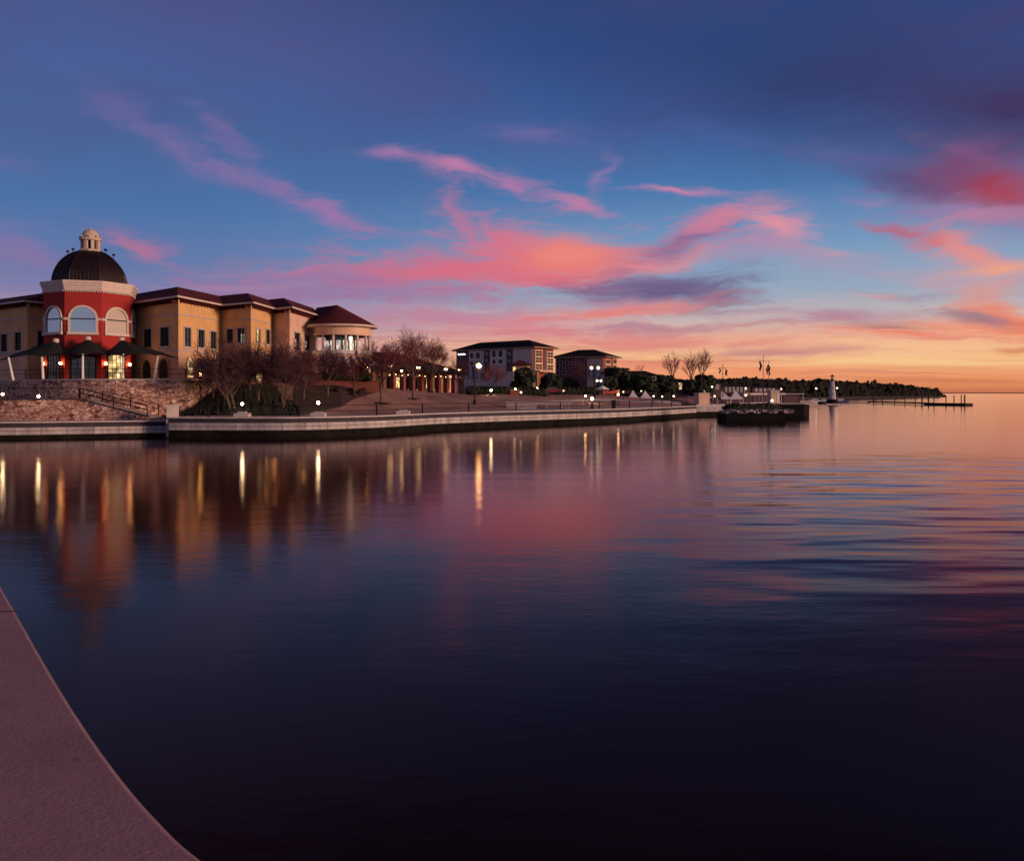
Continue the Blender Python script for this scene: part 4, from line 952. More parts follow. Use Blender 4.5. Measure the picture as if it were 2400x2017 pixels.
# ------------------------------------------------------------------ restaurant with the long dark roof
FL, FR = Vector(XY(868, 138)), Vector((-9.9, 170)); d = (FR-FL).normalized(); inn_ = Vector((-d.y, d.x)); wdt = 15.0
rs = thing('restaurant', (FL.x, FL.y, 5.0), 'low restaurant with broad dark hip roof and red brick pillars behind bare trees', 'restaurant')
BL, BR = FL+inn_*wdt, FR+inn_*wdt; ze, zr = 8.5, 11.9
o = [FL-d*1.2-inn_*1.2, FR+d*1.2-inn_*1.2, BR+d*1.2+inn_*1.2, BL-d*1.2+inn_*1.2]
r0, r1 = FL+inn_*wdt/2+d*4, FR+inn_*wdt/2-d*12
P4 = [(p.x, p.y, ze) for p in o]; a0, a1 = (r0.x, r0.y, zr), (r1.x, r1.y, zr)
b = MB(); b.face([P4[0], P4[1], a1, a0]); b.face([P4[1], P4[2], a1]); b.face([P4[2], P4[3], a0, a1]); b.face([P4[3], P4[0], a0]); b.build('roof', M['roofd'], rs)
b = MB(); b.face([(p.x, p.y, ze-0.03) for p in reversed(o)])
for i in range(4): p, q_ = o[i], o[(i+1) % 4]; b.face([(p.x, p.y, ze-0.35), (q_.x, q_.y, ze-0.35), (q_.x, q_.y, ze), (p.x, p.y, ze)])
b.build('eave', M['roofd'], rs)
W = Wall(FL+inn_*3.0, FR+inn_*3.0); m = MB(); W.skin(m, 3.5, ze-0.03); m.build('wall', M['beige'], rs)
W2 = Wall(BL, FL); m = MB(); W2.skin(m, 3.5, ze-0.03); m.build('wall', M['beige'], rs)
n = 9
for i in range(n):
    t = (i+0.3)*W.L/n; b = MB(); W.bx(b, t+0.3, t+W.L/n-1.0, 5.3, 7.4, 0.0, 0.12); w_ = b.build('window', M['dark'], rs)
    g = MB(); t0, t1 = t+0.45, t+W.L/n-1.15; g.face([W.p(t0, 5.4, .14), W.p(t1, 5.4, .14), W.p(t1, 7.3, .14), W.p(t0, 7.3, .14)]); g.build('pane', M['lit'] if i % 3 == 0 else M['glassd'], w_)
V = Wall(FL, FR)
for i in range(11):
    t = 0.5+i*(V.L-1.0)/10; b = MB(); V.bx(b, t-0.42, t+0.42, 3.6, 7.2, -0.4, 0.4); V.bx(b, t-0.5, t+0.5, 7.2, 7.4, -0.5, 0.5); V.bx(b, t-0.3, t+0.3, 7.4, ze-0.05, -0.3, 0.3); b.build('pillar', M['pillar'], rs)
for t in (6, 16, 27, 33):
    for dt in (-0.45, 0.45):
        b = MB(); c = V.p(t+dt, ze+0.55, 0.75-0.6); b.sphere(c, 0.14, 5); b.build('flood_lamp', M['mid'], rs)
for i in range(16):
    c = V.p(1.6+i*(V.L-3)/15, 7.55+0.12*(i % 2), 0.2); MB().sphere(c, 0.09, 4).build('string_bulb', M['fair'], rs)

# dark lake house, shore buildings
lh = thing('lake_house', (*XY(1495, 185), 3.4), 'dark lake house with hip roof and white framed windows among evergreens', 'house')
W = Wall(XY(1452, 188), XY(1540, 186)); m = MB(); W.skin(m, 2.5, Zv(880, 187)); m.build('wall', M['hpurple'], lh)
ze = Zv(880, 187); b = MB(); q_ = [(*XY(1444, 185), ze), (*XY(1547, 184), ze), (*XY(1540, 200), ze), (*XY(1450, 202), ze)]; a0, a1 = (*XY(1465, 192), Zv(869, 192)), (*XY(1512, 192), Zv(869, 192))
b.face([q_[0], q_[1], a1, a0]); b.face([q_[1], q_[2], a1]); b.face([q_[2], q_[3], a0, a1]); b.face([q_[3], q_[0], a0]); b.face(q_[::-1]); b.build('roof', M['roofd'], lh)
for u0, u1, v0, v1 in ((1475, 1484, 881, 890), (1486, 1493, 882, 893), (1497, 1503, 884, 898), (1530, 1536, 883, 890)):
    t0, t1, z0, z1 = W.rect(u0, v0, u1, v1); b = MB(); bd = 0.16
    for p in ((t0-bd, t0, z0-bd, z1+bd), (t1, t1+bd, z0-bd, z1+bd), (t0, t1, z1, z1+bd), (t0, t1, z0-bd, z0)): W.bx(b, *p, 0, 0.14)
    w_ = b.build('window', M['white'], lh); g = MB(); g.face([W.p(t0, z0, .05), W.p(t1, z0, .05), W.p(t1, z1, .05), W.p(t0, z1, .05)]); g.build('pane', M['glassd'], w_)
def shed(u0, u1, vt, vb, Y, label, wall, wins, name='boathouse', cat='boathouse', roofh=5):
    zb = Zv(vb, Y); zt = Zv(vt, Y); e = thing(name, (*XY((u0+u1)/2, Y), zb), label, cat); W = Wall(XY(u0, Y), XY(u1, Y))
    zb0 = min(zb, 0.5)
    m = MB(); W.skin(m, zb0, zt); S_ = Wall(XY(u1, Y), (XY(u1, Y)[0], Y+8)); S_.skin(m, zb0, zt); S2 = Wall((XY(u0, Y)[0], Y+8), XY(u0, Y)); S2.skin(m, zb0, zt); m.build('wall', wall, e)
    x0, x1 = XY(u0, Y)[0]-.6, XY(u1, Y)[0]+.6; zr = zt+roofh*K*Y; b = MB()
    b.face([(x0, Y-.6, zt), (x1, Y-.6, zt), (x1-1.5, Y+4, zr), (x0+1.5, Y+4, zr)]); b.face([(x1, Y-.6, zt), (x1, Y+8.6, zt), (x1-1.5, Y+4, zr)]); b.face([(x0, Y+8.6, zt), (x0, Y-.6, zt), (x0+1.5, Y+4, zr)]); b.face([(x1, Y+8.6, zt), (x0, Y+8.6, zt), (x0+1.5, Y+4, zr), (x1-1.5, Y+4, zr)]); b.face([(x0, Y-.6, zt-.03), (x0, Y+8.6, zt-.03), (x1, Y+8.6, zt-.03), (x1, Y-.6, zt-.03)])
    b.build('roof', M['roofd'], e)
    for a, c, v0, v1, pm in wins:
        t0, t1, z0, z1 = W.rect(a, v0, c, v1); b = MB(); W.bx(b, t0-.1, t1+.1, z0-.1, z1+.1, 0, .08); w_ = b.build('window', M['white'], e); g = MB(); g.face([W.p(t0, z0, .09), W.p(t1, z0, .09), W.p(t1, z1, .09), W.p(t0, z1, .09)]); g.build('pane', pm, w_)
    return e
shed(1582, 1612, 892, 930, 205, 'small dark building with one tall lit window right of the lake house', M['hpurple'], [(1591, 1598, 897, 912, M['lit'])], 'cottage', 'house')
shed(1655, 1690, 897, 930, 215, 'plum coloured shore house with a lit porch behind the white sail tents', M['hpurple'], [(1664, 1672, 902, 912, M['lit']), (1677, 1684, 902, 911, M['lav'])], 'cottage', 'house')
shed(1692, 1758, 905, 932, 240, 'long dark boathouse with a row of pale posts on the far shore', M['hpurple'], [(1700+9*i, 1703+9*i, 907, 917, M['lav']) for i in range(6)], roofh=3)
shed(1764, 1822, 908, 928, 300, 'low boathouse with row of small pale gables, left of the lighthouse', M['hpurple'], [(1770+10*i, 1775+10*i, 910, 917, M['lav']) for i in range(5)], roofh=4)


# ------------------------------------------------------------------ trees
def perp(d, rg):
    x = d.cross(Vector((rg.uniform(-1, 1), rg.uniform(-1, 1), rg.uniform(-1, 1))))
    return x.normalized() if x.length > 1e-4 else Vector((1, 0, 0))
def bare_tree(seed, h, trunk=0.3, spread=0.55, limbs=7, lev=(5, 6, 4), up=0.35, r0=0.16, mats=('bark', 'twig'), tw=0.02, stems=1):
    rg = random.Random(seed); T, C = MB(), MB()
    def grow(p, d, ln, r, lv):
        segs = 3 if lv < 2 else 2; mb = T if lv < 1 else C; q_ = p; pts_ = [p]
        for i in range(segs):
            d = (d+Vector((0, 0, up*0.35))+perp(d, rg)*0.13).normalized(); q2 = q_+d*(ln/segs); ra = r*(1-0.45*i/segs); rb = r*(1-0.45*(i+1)/segs)
            mb.tube(q_, q2, max(tw*0.5, ra), max(tw*0.4, rb), 6 if lv < 1 else 3, caps=False); q_ = q2; pts_.append(q_)
        if lv >= len(lev): return
        for i in range(lev[lv]):
            t = 0.35+0.65*(i+rg.random())/lev[lv]; k = min(segs-1, int(t*segs)); f = t*segs-k; b0 = pts_[k].lerp(pts_[k+1], f)
            d2 = (d+perp(d, rg)*rg.uniform(0.45, 0.95)*spread*1.5).normalized()
            grow(b0, d2, ln*rg.uniform(0.42, 0.68), r*0.42, lv+1)
    for s_ in range(stems):
        off = Vector((rg.uniform(-.3, .3), rg.uniform(-.3, .3), 0)) if stems > 1 else Vector((0, 0, 0))
        lean = Vector((rg.uniform(-.35, .35), rg.uniform(-.35, .35), 1)) if stems > 1 else Vector((rg.uniform(-.04, .04), rg.uniform(-.04, .04), 1))
        top = off+lean.normalized()*h*trunk
        T.tube(off+Vector((0, 0, -0.15)), off+Vector((0, 0, 0.25)), r0*1.5, r0*1.05, 8, caps=False); T.tube(off+Vector((0, 0, 0.25)), top, r0*1.05, r0*0.8, 8, caps=False)
        for i in range(limbs):
            a = 2*math.pi*(i+rg.random()*0.6)/limbs; tilt = spread*rg.uniform(0.45, 1.15)
            d = Vector((math.cos(a)*tilt, math.sin(a)*tilt, 1)).normalized()
            grow(top-Vector((0, 0, rg.uniform(0, h*0.06))), d, h*(1-trunk)*rg.uniform(0.5, 0.68), r0*0.42, 0)
    return T, C
def place_tree(T, C, mats, name, label, loc, group=None, rot=0, sc_=1.0):
    e = thing(name, (0, 0, 0), label, 'tree', group)
    T.build('trunk', M[mats[0]], e); C.build('crown', M[mats[1]], e); e.location = loc; e.rotation_euler = (0, 0, rot); e.scale = (sc_,)*3; return e
def leaf_tree(seed, h, wd, n=2600, trunk=0.16, leaf=0.34, flat=1.0):
    rg = random.Random(seed); T, C = MB(), MB(); T.tube((0, 0, -0.3), (0, 0, h*trunk*1.6), 0.028*h, 0.02*h, 7, caps=False)
    cl = []
    for i in range(20):
        a = rg.uniform(0, 6.28); rr = math.sqrt(rg.random())*wd*0.38; zz = h*(trunk+(1-trunk)*rg.uniform(0.08, 0.86)); k = 1-abs(zz/h-0.5)*0.9
        cl.append((Vector((math.cos(a)*rr*k, math.sin(a)*rr*k, zz)), rg.uniform(0.13, 0.26)*wd))
        T.tube((0, 0, h*trunk*1.3), cl[-1][0], 0.008*h, 0.003*h, 4, caps=False)
    for i in range(n):
        c, r_ = cl[rg.randrange(len(cl))]; d = Vector((rg.gauss(0, 1), rg.gauss(0, 1), rg.gauss(0, 1))).normalized(); p = c+d*r_*rg.uniform(0.5, 1.08)
        p.z = max(h*trunk*0.6, min(h, p.z)); x = perp(d, rg)*leaf*rg.uniform(0.5, 1.3); y = d.cross(x).normalized()*leaf*rg.uniform(0.35, 0.9)+d*rg.uniform(-.1, .1)
        C.face([p-x-y, p+x-y*0.6, p+x*0.7+y, p-x*0.8+y*0.8])
    return T, C
# the three vase shaped trees on the lawn
for i, (u, vb, vt, sd, w_, lab) in enumerate(((893, 945, 792, 11, 0.78, 'bare vase shaped tree with pale trunk, nearest the mulch bed'), (968, 935, 776, 12, 0.80, 'tallest bare vase shaped tree standing in a dark planting ring'), (1013, 918, 790, 13, 0.72, 'smallest bare vase shaped tree, close to the restaurant pillars'))):
    g = ground_at(u, vb); h = (vb-vt)*K*g.y
    place_tree(*bare_tree(sd, h*1.0, 0.30, w_, 9, (6, 8, 5), 0.32, 0.15, tw=0.026), ('bark', 'twig'), 'bare_tree', lab, g, 'vase shaped bare trees on the lawn')
    b = MB(); b.lathe([(1.5, 0.0), (1.2, 0.10), (0.1, 0.16)], 14, (g.x, g.y, g.z+0.02)); tag(b.build('planting_ring', M['mulch'], None, org=None), 'round dark mulch ring around the trunk of the '+('leftmost', 'tallest', 'smallest')[i]+' vase shaped tree', 'mulch ring', 'mulch rings under the bare trees')
# bushy dark bare trees before the ochre wing
for i, (u, vb, vt, sd, lab) in enumerate(((500, 935, 832, 21, 'low bushy bare tree against the stone wall end'), (545, 958, 812, 22, 'pale forked bare tree beside the first bollard lamp'), (606, 940, 812, 23, 'dense purple bare tree right of the forked one'), (660, 956, 806, 24, 'largest dense bare tree on the slope, pale slanting stems'), (712, 935, 842, 25, 'thin bare tree with reddish twigs before the narrow lit windows'), (768, 930, 820, 26, 'dark bare tree in front of the rotunda balcony'), (830, 925, 828, 27, 'bare tree covering the striped awning'), (585, 915, 828, 28, 'bare tree half hidden between its neighbours by the ochre wall'))):
    g = ground_at(u, vb); h = (vb-vt)*K*g.y
    place_tree(*bare_tree(sd, h*1.12, 0.20, 0.85, 7, (7, 8, 5), 0.16, 0.11, tw=0.03, stems=2 if i in (1, 3) else 1), ('bark', 'twigd' if i not in (4, 6) else 'twig'), 'bare_tree', lab, g, 'bushy bare trees before the ochre building')
# tall thin trees against the sunset
for u, vb, vt, Y, sd, lab in ((1577, 925, 828, 200, 31, 'slender leafless tree standing apart, left of the taller pair'), (1621, 925, 832, 205, 32, 'leafless tree at left of the tallest sunset silhouette'), (1644, 925, 820, 200, 33, 'tallest leafless tree silhouetted against the sunset')):
    x, y = XY(u, Y); h = (vb-vt)*K*Y
    place_tree(*bare_tree(sd, h, 0.38, 0.42, 7, (5, 4, 3), 0.3, 0.20, tw=0.035), ('barkd', 'twigd'), 'bare_tree', lab, (x, y, Zv(vb, Y)), 'slender trees by the marina')
x, y = XY(1500, 215); place_tree(*bare_tree(35, 5, 0.3, 0.6, 5, (4, 3), 0.2, 0.1, tw=0.03), ('barkd', 'twigd'), 'bare_tree', 'small twiggy treetop rising above the dark lake house roof', (x, y, 7.5), None)
# reddish and dark trees before the hotels
for u, vb, vt, Y, wd, sd, kind, lab in ((1080, 925, 843, 152, 60, 41, 't', 'brownish bare tree behind the banner lamp post'), (1150, 925, 850, 158, 75, 42, 't', 'reddish bare tree lit from below before the larger hotel'), (1368, 915, 846, 205, 66, 43, 't', 'purple bare tree covering the shaded hotel wall'),
        (1226, 922, 862, 165, 58, 44, 'l', 'dark evergreen in front of the small pavilion'), (1288, 918, 876, 170, 52, 45, 'l', 'round dark evergreen below the red brick windows'), (1336, 915, 886, 190, 40, 46, 'l', 'low dark evergreen between the two hotels'),
        (1455, 915, 864, 182, 84, 47, 'l', 'big dark evergreen covering the left end of the lake house'), (1512, 920, 880, 180, 60, 48, 'l', 'dark evergreen below the white framed windows'), (1560, 930, 880, 188, 62, 49, 'l', 'rounded dark evergreen right of the lake house'), (1628, 925, 890, 205, 56, 50, 'l', 'dark evergreen at the foot of the slender trees'), (1652, 925, 880, 208, 46, 51, 'l', 'upright evergreen under the tallest leafless tree'), (1420, 916, 884, 178, 52, 52, 'l', 'dark evergreen beside the double globe lamp')):
    x, y = XY(u, Y); h = (vb-vt)*K*Y; z = Zv(vb, Y)
    if kind == 't': place_tree(*bare_tree(sd, h*1.05, 0.18, 0.8, 7, (6, 6, 4), 0.15, 0.12, tw=0.035), ('barkd', 'twig' if u == 1150 else 'twigd'), 'bare_tree', lab, (x, y, z), 'bare trees before the hotels')
    else: place_tree(*leaf_tree(sd, h, wd*K*Y*1.1, 3000, 0.12, 0.36), ('barkd', 'leaf'), 'evergreen_tree', lab, (x, y, z), 'dark evergreens along the shore')
# hedges and shrubs
def hedge(line, hz, wz, n, label, m_='leaf', leaf=0.2, z0=None):
    rg = random.Random(n); b = MB(); L_ = len(line)-1
    for i in range(n):
        t = rg.random()*L_; k = min(L_-1, int(t)); p = Vector(line[k]).lerp(Vector(line[k+1]), t-k); d = Vector((rg.gauss(0, 1), rg.gauss(0, 1), rg.gauss(0, 1))).normalized()
        hh = hz*(0.8+0.2*math.sin(t*7+n)+0.12*rg.random()); q_ = p+Vector((d.x*wz*0.5, d.y*wz*0.5, hh*(0.5+0.5*d.z))); x = perp(d, rg)*leaf*rg.uniform(.5, 1.3); y = d.cross(x).normalized()*leaf
        b.face([q_-x-y, q_+x-y, q_+x+y, q_-x+y])
    return tag(b.build('hedge', M[m_]), label, 'hedge')
def gline(us_, off=0.0): return [(*XY(u, interp(YT, u)+off), ground_z(u, interp(YT, u)+off)) for u in us_]
hedge([(rc[0]-3+i*1.6, rc[1]-6.6, 6.15) for i in range(6)], 1.3, 0.9, 2200, 'clipped dark hedge on the brick wall below the rotunda')
hedge([(*XY(u, 166), ground_z(u, 166)-0.1) for u in range(1296, 1412, 12)], 1.5, 1.5, 2600, 'long low dark hedge before the smaller hotel')
hedge([(*XY(u, 153), ground_z(u, 153)-0.1) for u in range(1098, 1290, 12)], 1.5, 1.6, 3400, 'dark hedge before the larger hotel, dotted with lamps')
hedge([(*XY(u, 112), 5.6) for u in range(520, 690, 12)], 1.4, 1.4, 2600, 'dark shrub border along the foot of the ochre wall', 'shrub')
hedge([(*XY(u, 178), 2.6) for u in range(1412, 1580, 14)], 1.8, 2, 2600, 'dark shoreline hedge below the lake house evergreens')
e = thing('brick_wall', (rc[0], rc[1]-7, 5.0), 'low red brick retaining wall under the rotunda hedge', 'wall')
Wl = Wall((rc[0]-4.5, rc[1]-7.3), (rc[0]+6.2, rc[1]-6.2)); b = MB(); Wl.skin(b, 4.6, 6.1); b.build('brick_face', M['brick'], e); b = MB(); Wl.bx(b, 0, Wl.L, 6.1, 6.22, -0.5, 0.08); b.build('coping', M['pillar'], e)
def shrub(seed, r_):
    rg = random.Random(seed); b = MB()
    for i in range(150):
        d = Vector((rg.gauss(0, 1), rg.gauss(0, 1), abs(rg.gauss(0, 1)))).normalized(); p = d*r_*rg.uniform(.5, 1); x = perp(d, rg)*0.14; y = d.cross(x).normalized()*0.13
        b.face([p-x-y, p+x-y, p+x+y, p-x+y])
    return b
s0 = None
for i, (u, v) in enumerate(((806, 914), (822, 920), (836, 912), (852, 918), (868, 910), (880, 915), (828, 928), (792, 918), (846, 926), (782, 908))):
    g = ground_at(u, v)
    if s0 is None: s0 = shrub(3, 0.62).build('shrub', M['shrub']); o = s0
    else: o = s0.copy(); col.objects.link(o)
    o.location = g; o.rotation_euler = (0, 0, i*1.1); o.scale = (1+0.1*(i % 3),)*3
    tag(o, 'small round reddish shrub planted in the mulch bed below the brick wall', 'shrub', 'shrubs in the mulch bed')
# far wooded shore, one dark mass
rg = random.Random(99); b = MB(); TL = [(1630, 884), (1700, 884), (1760, 880), (1820, 884), (1880, 888), (1930, 892), (1990, 893), (2040, 897), (2100, 901), (2140, 906), (2180, 913), (2192, 919)]
for u in range(1636, 2192, 3):
    Y = lerp(420, 1000, (u-1636)/560); top = interp(TL, u)+interp([(1640, 8), (1850, 7), (1950, 4), (2190, 2)], u)+rg.uniform(-4, 5)-(5 if rg.random() < 0.08 else 0); c = Vector((*XY(u+rg.uniform(-2, 2), Y+rg.uniform(-10, 10)), 0)); zt = max(2.5, Zv(top, Y)); wd = 0.011*Y
    for i in range(90):
        d = Vector((rg.gauss(0, 1), rg.gauss(0, 1), rg.gauss(0, 1))).normalized(); k = rg.uniform(0.0, 1); q_ = c+Vector((d.x*wd*(1.1-0.6*k), d.y*wd, zt*(0.02+0.98*k)-abs(d.x)*zt*0.10)); s_ = 0.0017*Y*rg.uniform(.6, 1.5)
        x = perp(d, rg)*s_; y = d.cross(x).normalized()*s_; b.face([q_-x-y, q_+x-y, q_+x+y, q_-x+y])
tag(b.build('far_woods', M['leafd']), 'far wooded shoreline tapering to a point at the right', 'woods', kind='stuff')
b = MB(); prev = None
for u in range(1700, 2215, 10):
    Y = lerp(330, 960, (u-1700)/515); cur_ = [(*XY(u, Y), -0.3), (*XY(u, Y+3), 1.3), (*XY(u, Y+260), 1.8)]
    if prev:
        for i in range(2): b.face([prev[i], cur_[i], cur_[i+1], prev[i+1]])
    prev = cur_
struct(b.build('far_bank', M['far']))
b = MB(); b.box((3400, 9000, 3.5), (6400, 400, 9)); b.box((-2500, 9000, 4), (5400, 400, 10)); struct(b.build('far_shore', M['far']))

# ------------------------------------------------------------------ lamps
def bollard(loc, label, h, r_, glow, name='bollard_lamp', grp='low globe lamps', base=0.22):
    e = thing(name, tuple(loc), label, 'lamp', grp); x, y, z = loc
    MB().lathe([(base, 0), (base, 0.12), (0.06, 0.16), (0.05, h-0.1), (0.11, h-0.06), (0.11, h)], 10, loc).build('post', M['dark'], e)
    MB().sphere((x, y, z+h+r_*0.85), r_, 5).build('lamp_globe', M[glow], e); return e
for u, v, vb, Y, glow, r_, lab in (
    (6, 923, 938, 88.4, 'cool', .22, 'globe lamp on the low ramp wall at the left picture edge'), (90, 928, 938, 87.6, 'cool', .23, 'globe lamp on the low ramp wall left of the handrail'),
    (469, 878, 946, 93, 'warm', .30, 'tall orange globe lamp post at the end of the stone wall'),
    (568, 946, 968, 87.5, 'cool', .26, 'white globe bollard on the promenade below the forked tree'), (746, 943, 966, 88.5, 'cool', .28, 'white globe bollard on the promenade below the narrow windows'),
    (941, 869, 912, 132, 'mid', .30, 'globe lamp before the restaurant end wall'), (861, 860, 905, 114, 'warm', .22, 'warm globe lamp at the right edge of the rotunda'), (669, 858, 900, 111, 'mid', .2, 'small globe lamp among the bushy bare trees'),
    (1151, 914, 926, 150, 'cool', .30, 'white globe lamp in the hedge, left of the red wall piece'), (1221, 919, 928, 150, 'small', .32, 'white globe lamp before the evergreen of the pavilion'), (1208, 911, 926, 152, 'mid', .28, 'warm globe lamp above the small red planter'),
    (1259, 909, 926, 158, 'orange', .36, 'orange globe lamp below the lit hotel porch'), (1268, 916, 928, 152, 'mid', .30, 'white globe lamp right of the hotel porch'),
    (1372, 927, 944, 138, 'orange', .32, 'orange globe lamp on the lawn beside the lamp table'), (1388, 934, 945, 134, 'cool', .40, 'brightest globe lamp standing on the round stone table'),
    (1449, 924, 950, 134, 'mid', .34, 'globe lamp beside the dark litter bin'), (1461, 918, 936, 150, 'small', .28, 'small globe lamp behind the litter bin lamp'),
    (1484, 917, 934, 178, 'small', .24, 'small lamp between the white tents'), (1503, 916, 934, 178, 'small', .26, 'small lamp left of the right hand pyramid tent'),
    (1532, 928, 942, 160, 'small', .34, 'white globe lamp just right of the pyramid tents'), (1552, 929, 942, 160, 'small', .30, 'middle of three globe lamps right of the tents'), (1579, 928, 942, 160, 'small', .36, 'warm globe lamp on the lit patch left of the gate pier'),
    (1669, 906, 934, 190, 'small', .40, 'lamp high behind the gate pier'), (1675, 928, 948, 176, 'small', .38, 'globe lamp on the jetty under the sail tents'), (1748, 910, 930, 220, 'small', .42, 'upper one of two lamps by the boathouse, set higher'), (1748, 926, 944, 200, 'small', .48, 'bright lamp on the breakwater below a smaller one'),
    (1831, 911, 935, 300, 'small', .5, 'lamp on the far dock above the houseboat'), (1913, 910, 940, 330, 'small', .65, 'lamp post left of the lighthouse'), (1962, 909, 938, 330, 'small', .6, 'lamp post right of the lighthouse')):
    zt = Zv(v, Y); zb = Zv(vb, Y)
    if 400 < u < 1470:
        g = ground_at(u, vb); Y = g.y; zb = g.z; zt = Zv(v, Y)
    r_ *= 0.56 if Y < 155 else 0.5
    bollard((*XY(u, Y), zb), lab, max(0.3, zt-zb-r_), r_, glow, 'lamp_post' if zt-zb > 2.2 else 'bollard_lamp')
# stone pads under the promenade bollards
for u, lab in ((568, 'pale square stone pad under the bollard below the forked tree'), (746, 'pale square stone pad under the bollard below the narrow windows'), (945, 'pale stepped stone pad standing on the seawall edge')):
    Y = interp(WALLTAB, u)+1.5; x, y = XY(u, Y); b = MB(); b.box((x, y, 2.28), (1.5, 1.0, 0.36)); b.box((x, y, 2.54), (0.8, 0.6, 0.2)); tag(b.build('stone_pad', M['coping']), lab, 'stone pad', 'stone pads on the promenade')
def street_lamp(u, vb, vtop, globes, label, banner=True):
    g = ground_at(u, vb); e = thing('street_lamp', tuple(g), label, 'street lamp', 'tall street lamps with globes'); h = Zv(vtop, g.y)-g.z
    MB().lathe([(0.3, 0), (0.28, 0.5), (0.12, 0.7), (0.08, h), (0.02, h+0.35)], 10, tuple(g)).build('post', M['dark'], e)
    for du, v, r_, gl_ in globes:
        q_ = P(u+du, v, g.y)
        b = MB(); b.tube((g.x, g.y, q_.z-0.35), (q_.x, g.y, q_.z-0.42), 0.045); b.tube((q_.x, g.y, q_.z-0.42), (q_.x, g.y, q_.z-r_*0.8), 0.06); b.build('lamp_arm', M['dark'], e)
        MB().sphere((q_.x, g.y, q_.z), r_, 6).build('lamp_globe', M[gl_], e)
    if banner:
        for sgn in (-1, 1):
            x = g.x+sgn*0.62; zz = g.z+h*0.60; b = MB(); n = 5
            for i in range(n):
                a0, a1 = lerp(-.45, .45, i/n), lerp(-.45, .45, (i+1)/n); f = lambda t: 0.07*math.sin(t*6)
                b.face([(x+a0, g.y+f(a0), zz), (x+a1, g.y+f(a1), zz), (x+a1, g.y+f(a1), zz+1.9), (x+a0, g.y+f(a0), zz+1.9)]); b.face([(x+a0, g.y+f(a0)+.03, zz+1.9), (x+a1, g.y+f(a1)+.03, zz+1.9), (x+a1, g.y+f(a1)+.03, zz), (x+a0, g.y+f(a0)+.03, zz)])
            b.build('banner', M['blue'], e)
            b = MB(); b.tube((g.x, g.y, zz+1.93), (x+sgn*0.45, g.y, zz+1.93), 0.03); b.build('banner_rod', M['dark'], e)
    return e
street_lamp(1113, 948, 848, ((9, 857, .36, 'orange'),), 'street lamp with one big orange globe and blue banners on the lawn')
street_lamp(1394, 932, 850, ((-8, 862, .3, 'small'), (8, 862, .3, 'small')), 'tall street lamp with two white globes before the smaller hotel')
street_lamp(1404, 926, 885, ((-4.5, 892, .22, 'small'), (4.5, 892, .22, 'small')), 'short twin globe lamp with blue banners right of the taller twin lamp')

# ------------------------------------------------------------------ lawn furniture
def bench(u, v, w_, label):
    g = ground_at(u, v); e = thing('bench', tuple(g), label, 'bench', 'stone benches by the promenade'); x, y, z = g
    MB().box((x, y, z+0.5), (w_, 0.6, 0.12)).build('seat', M['bench'], e); MB().box((x, y+0.3, z+0.85), (w_, 0.12, 0.5)).build('backrest', M['bench'], e)
    for s_ in (-1, 1): MB().box((x+s_*(w_/2-0.3), y, z+0.22), (0.25, 0.55, 0.44)).build('leg', M['bench'], e)
bench(1299, 957, 3.0, 'stone bench with backrest on the promenade, right of the long planter')
bench(1330, 958, 1.2, 'short stone seat just right of the bench')
g = ground_at(1222, 958); e = thing('planter', tuple(g), 'long pale stone planter wall on the promenade', 'planter')
MB().box((g.x, g.y, g.z+0.5), (4.6, 0.9, 1.0)).build('box_wall', M['bench'], e); MB().box((g.x, g.y, g.z+1.04), (4.8, 1.1, 0.09)).build('rim', M['coping'], e)
g = ground_at(1388, 958); e = thing('stone_table', tuple(g), 'round stone table on one foot under the brightest lamp', 'table')
MB().lathe([(0.35, 0), (0.2, 0.15), (0.16, 0.72)], 12, tuple(g)).build('foot', M['dark'], e); MB().lathe([(0.05, 0.86), (1.1, 0.84), (1.12, 0.74), (0.1, 0.70)], 20, tuple(g)).build('table_top', M['bench'], e)
g = ground_at(1438, 957); e = thing('litter_bin', tuple(g), 'dark upright litter bin on the promenade edge', 'bin')
MB().box((g.x, g.y, g.z+0.6), (0.62, 0.62, 1.2)).build('body', M['dark'], e); MB().box((g.x, g.y, g.z+1.26), (0.7, 0.7, 0.1)).build('lid', M['hull'], e)
g = ground_at(1205, 926); e = thing('planter', tuple(g), 'small red brick planter lit by a lamp at the hedge', 'planter')
MB().box((g.x, g.y, g.z+0.45), (1.5, 0.8, 0.9), R(15)).build('box_wall', M['pillar'], e); MB().box((g.x, g.y, g.z+0.93), (1.65, 0.95, 0.08), R(15)).build('rim', M['bench'], e)
def umbrella(u, v, label):
    g = ground_at(u, v); e = thing('parasol', tuple(g), label, 'parasol'); x, y, z = g
    MB().tube(g, (x, y, z+2.5), 0.04).build('pole', M['dark'], e); MB().lathe([(0.03, 2.75), (1.3, 2.05), (1.28, 2.0), (0.05, 2.6)], 8, (x, y, z)).build('canopy', M['white'], e)
umbrella(1412, 938, 'small pale parasol on the lawn right of the lamp table')
